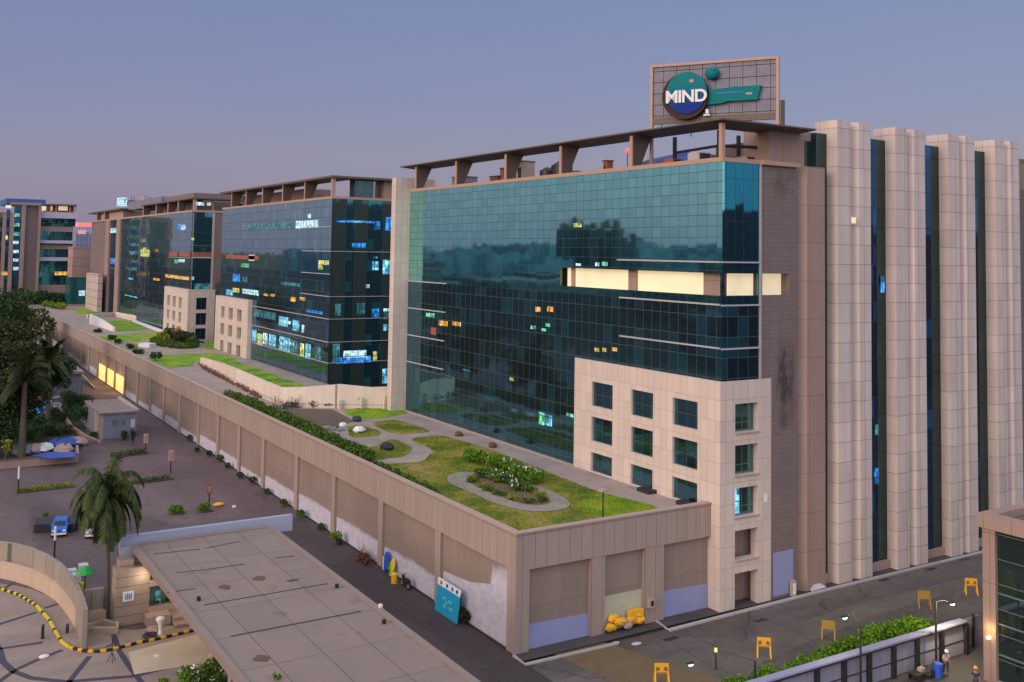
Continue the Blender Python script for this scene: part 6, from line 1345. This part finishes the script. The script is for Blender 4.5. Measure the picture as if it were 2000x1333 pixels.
# right-hand glass building
rbd = thing('glass_pavilion', 'low glass-walled building with pinkish stone frame at the right edge', 'building', (69.9, 45, 0))
MB().box(69.9, 70.6, 44.1, 45.1, 0, 11.2).box(69.9, 70.6, 20, 44.1, 11.2-.0, 11.2+.001).build('corner_pillar', 'pier', rbd)
MB().box(69.6, 70.6, 20, 45.35, 11.2, 12.2).box(70.6, 96, 44.4, 45.35, 11.2, 12.2).build('roof_band', 'pier', rbd)
MB().box(70.6, 96, 20, 44.4, 11.6, 11.7).build('roof', 'soffit', rbd)
MB().box(70.2, 70.5, 20, 44.1, .3, 11.2).build('glazing', glass('dark_reflecting_glass', (.14, .24, .24), (.006, .02, .02), 2.6, 1.8, (.10, .12, .12), .07, .55), rbd)
MB().box(70.6, 96, 44.5, 45.0, 0, 11.2).build('rear_wall', 'brown', rbd)
MB().box(70.0, 70.6, 20, 44.1, 0, .3).build('base_kerb', 'coping', rbd)
for z in (2.2, 4.4, 6.6): MB().box(70.08, 70.19, 20, 44.1, z-.05, z+.05).build('transom', 'framedark', rbd)
up = MB().box(69.62, 69.88, 44.5, 44.7, 3.2, 3.35).build('uplighter', 'lamp_head', rbd)
l = bpy.data.objects.new('wall_light', bpy.data.lights.new('wall_light', 'POINT')); COL.objects.link(l); l.data.energy = 45; l.data.color = (1, .6, .2); l.data.shadow_soft_size = .08; l.location = Vector((69.45, 44.5, 3.9))-WL[rbd.name]; l.parent = rbd

# ------------------------------------------------------------------ people by the fence
def person(label, loc, rz, shirt, helmet, pose='stand', s=1.0):
    t = thing('person', label, 'person', loc, rz)
    def skin(nm, V, E, rad, mat, lv=2):
        me = bpy.data.meshes.new(nm); me.from_pydata([(a*s, b*s, c*s) for a, b, c in V], E, []); o = bpy.data.objects.new(nm, me); COL.objects.link(o); o.parent = t
        o.modifiers.new('s', 'SKIN'); sm_ = o.modifiers.new('u', 'SUBSURF'); sm_.levels = lv; sm_.render_levels = lv
        for i, r_ in enumerate(rad): me.skin_vertices[0].data[i].radius = ((r_[0] if isinstance(r_, tuple) else r_)*s, (r_[1] if isinstance(r_, tuple) else r_)*s)
        me.skin_vertices[0].data[0].use_root = True
        me.materials.append(M[mat]); return o
    L_ = [(0, 0, .95), (0, 0, 1.15), (0, -.01, 1.38), (0, 0, 1.50), (0, -.02, 1.60), (0, -.03, 1.72),
          (.10, 0, .90), (.12, -.03, .50), (.13, .02, .08), (.13, -.14, .04), (-.10, 0, .90), (-.12, .08, .50), (-.13, .12, .08), (-.13, -.02, .04),
          (.19, 0, 1.40), (.25, .02, 1.12), (.24, -.12, .90), (.24, -.17, .82), (-.19, 0, 1.40), (-.26, .02, 1.12), (-.22, -.16, .93), (-.20, -.22, .86)]
    E_ = [(0, 1), (1, 2), (2, 3), (3, 4), (4, 5), (0, 6), (6, 7), (7, 8), (8, 9), (0, 10), (10, 11), (11, 12), (12, 13), (2, 14), (14, 15), (15, 16), (16, 17), (2, 18), (18, 19), (19, 20), (20, 21)]
    Rd = [(.14, .10), (.125, .09), (.16, .10), .055, .085, .075, .085, .06, .042, .04, .085, .06, .042, .04, .055, .042, .032, .035, .055, .042, .032, .035]
    body = skin('body', L_, E_, Rd, 'skin')
    skin('shirt', [L_[0], L_[1], L_[2], L_[14], L_[15], L_[18], L_[19]], [(0, 1), (1, 2), (2, 3), (3, 4), (2, 5), (5, 6)], [(.165, .12), (.155, .115), (.185, .125), .08, .06, .08, .06], shirt)
    skin('trousers', [L_[0], L_[6], L_[7], (.13, .015, .14), L_[10], L_[11], (-.13, .11, .14)], [(0, 1), (1, 2), (2, 3), (0, 4), (4, 5), (5, 6)], [(.16, .12), .105, .08, .065, .105, .08, .065], 'trouser')
    hm = MB().ball((0, -.03*s, 1.74*s), .125*s, 14, 8, (1, 1.12, .85)).build('helmet', helmet, t, local=True, smooth=True); MB().tube((0, -.06*s, 1.70*s), (0, -.06*s, 1.715*s), .155*s, .15*s, 16).build('brim', helmet, hm, local=True)
    return t
x, y = PZ(1848, 1318); person('standing person in a pale pink top and white helmet beside the fence', (x, y, 0), R(-20), 'shirt_white', 'white')
x, y = PZ(1906, 1352); person('person in navy with a yellow helmet at the bottom edge', (x, y, 0), R(-50), 'shirt_blue', 'yellow')
x, y = PZ(1832, 1322); t = thing('blue_drum', 'bright blue plastic drum beside the lamp post', 'drum', (x, y, 0)); MB().tube((x, y, 0), (x, y, .95), .33, .33, 14).build('shell', 'blue', t); MB().tube((x, y, .95), (x, y, 1.0), .34, .28, 14).build('lid', 'tarp', t)
x, y = PZ(1800, 1325); t = thing('hand_cart', 'dark flat hand cart with sticks by the fence foot', 'cart', (x, y, 0)); MB().box(x-1.1, x+1.1, y-.4, y+.4, .42, .52).build('bed', 'dark', t, bevel=.02)
for a, b in ((-.7, -.42), (.7, -.42), (-.7, .42), (.7, .42)): MB().tube((x+a, y+b-.04, .25), (x+a, y+b+.04, .25), .25, .25, 12).build('wheel', 'tyre', t)
MB().tube((x+1.1, y, .5), (x+1.5, y, 1.1), .03, n=5).build('handle', 'dark', t); MB().box(x-.3, x+.2, y-.2, y+.2, .52, .8).build('load', 'coping', t, bevel=.04)

# ------------------------------------------------------------------ the city round about, seen in the mirror glass
rg = random.Random(77); mb = MB(); mbw = MB()
def blk(x, y, w_, d, h, m_): m_.box(x-w_/2, x+w_/2, y-d/2, y+d/2, 0, h)
for k in range(420):
    dist = rg.uniform(170, 1500); az = R(rg.uniform(-95, -14))
    x, y = math.sin(az)*dist, math.cos(az)*dist
    if x > -75: continue
    w_, d = rg.uniform(14, 42), rg.uniform(14, 42); h = rg.uniform(7, 20)+dist*.012+(rg.random() < .12)*rg.uniform(5, 16)
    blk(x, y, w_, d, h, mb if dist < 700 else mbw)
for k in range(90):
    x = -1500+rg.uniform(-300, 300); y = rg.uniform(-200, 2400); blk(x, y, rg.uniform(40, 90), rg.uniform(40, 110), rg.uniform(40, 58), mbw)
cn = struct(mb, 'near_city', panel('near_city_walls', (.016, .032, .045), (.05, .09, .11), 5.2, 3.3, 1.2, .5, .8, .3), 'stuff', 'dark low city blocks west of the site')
cf_ = struct(mbw, 'far_city', panel('far_city_haze_walls', (.07, .16, .22), (.09, .19, .25), 7, 4, 1.5, .25, .9, .1), 'stuff', 'hazy blue distant city west of the site')  # distance haze put into the wall colour
for k, (pxx, pyy, d_, w_) in enumerate(((1108, 452, 800, 9), (1128, 444, 820, 11), (1152, 452, 800, 10), (1178, 447, 830, 11), (1206, 450, 810, 9), (1240, 472, 850, 16))):
    az_ = CP[0]+math.atan((pxx-1000)/1934); x, y = 2*X0-d_*math.sin(az_), d_*math.cos(az_); h = 31+(499-pyy)/1934*d_
    t = thing('tower_block', ['stepped dark tower west of the site', 'tallest dark tower west of the site', 'dark tower in the middle of the western cluster', 'second tallest dark tower west of the site', 'slim dark tower west of the site', 'lowest wide dark tower west of the site'][k], 'tower', (x, y, 0))
    MB().box(x-w_/2, x+w_/2, y-w_/2, y+w_/2, 0, h).build('shaft', 'tower', t) if 'tower' in M else MB().box(x-w_/2, x+w_/2, y-w_/2, y+w_/2, 0, h).build('shaft', M.setdefault('tower', panel('tower_walls', (.012, .05, .065), (.005, .02, .03), 4.5, 3.4, 1.4, .25, .8, .1)), t)
    MB().box(x-w_/4, x+w_/4, y-w_/4, y+w_/4, h, h+6).build('crown', 'tower', t)
t = thing('opposite_office', 'dark office block across the road, mirrored in the corner glass', 'building', (190, -55, 0)); MB().box(112, 270, -80, -30, 0, 38).build('body', 'near' if False else M['tower'], t); MB().box(150, 180, -70, -40, 38, 42).build('plant_room', M['tower'], t)
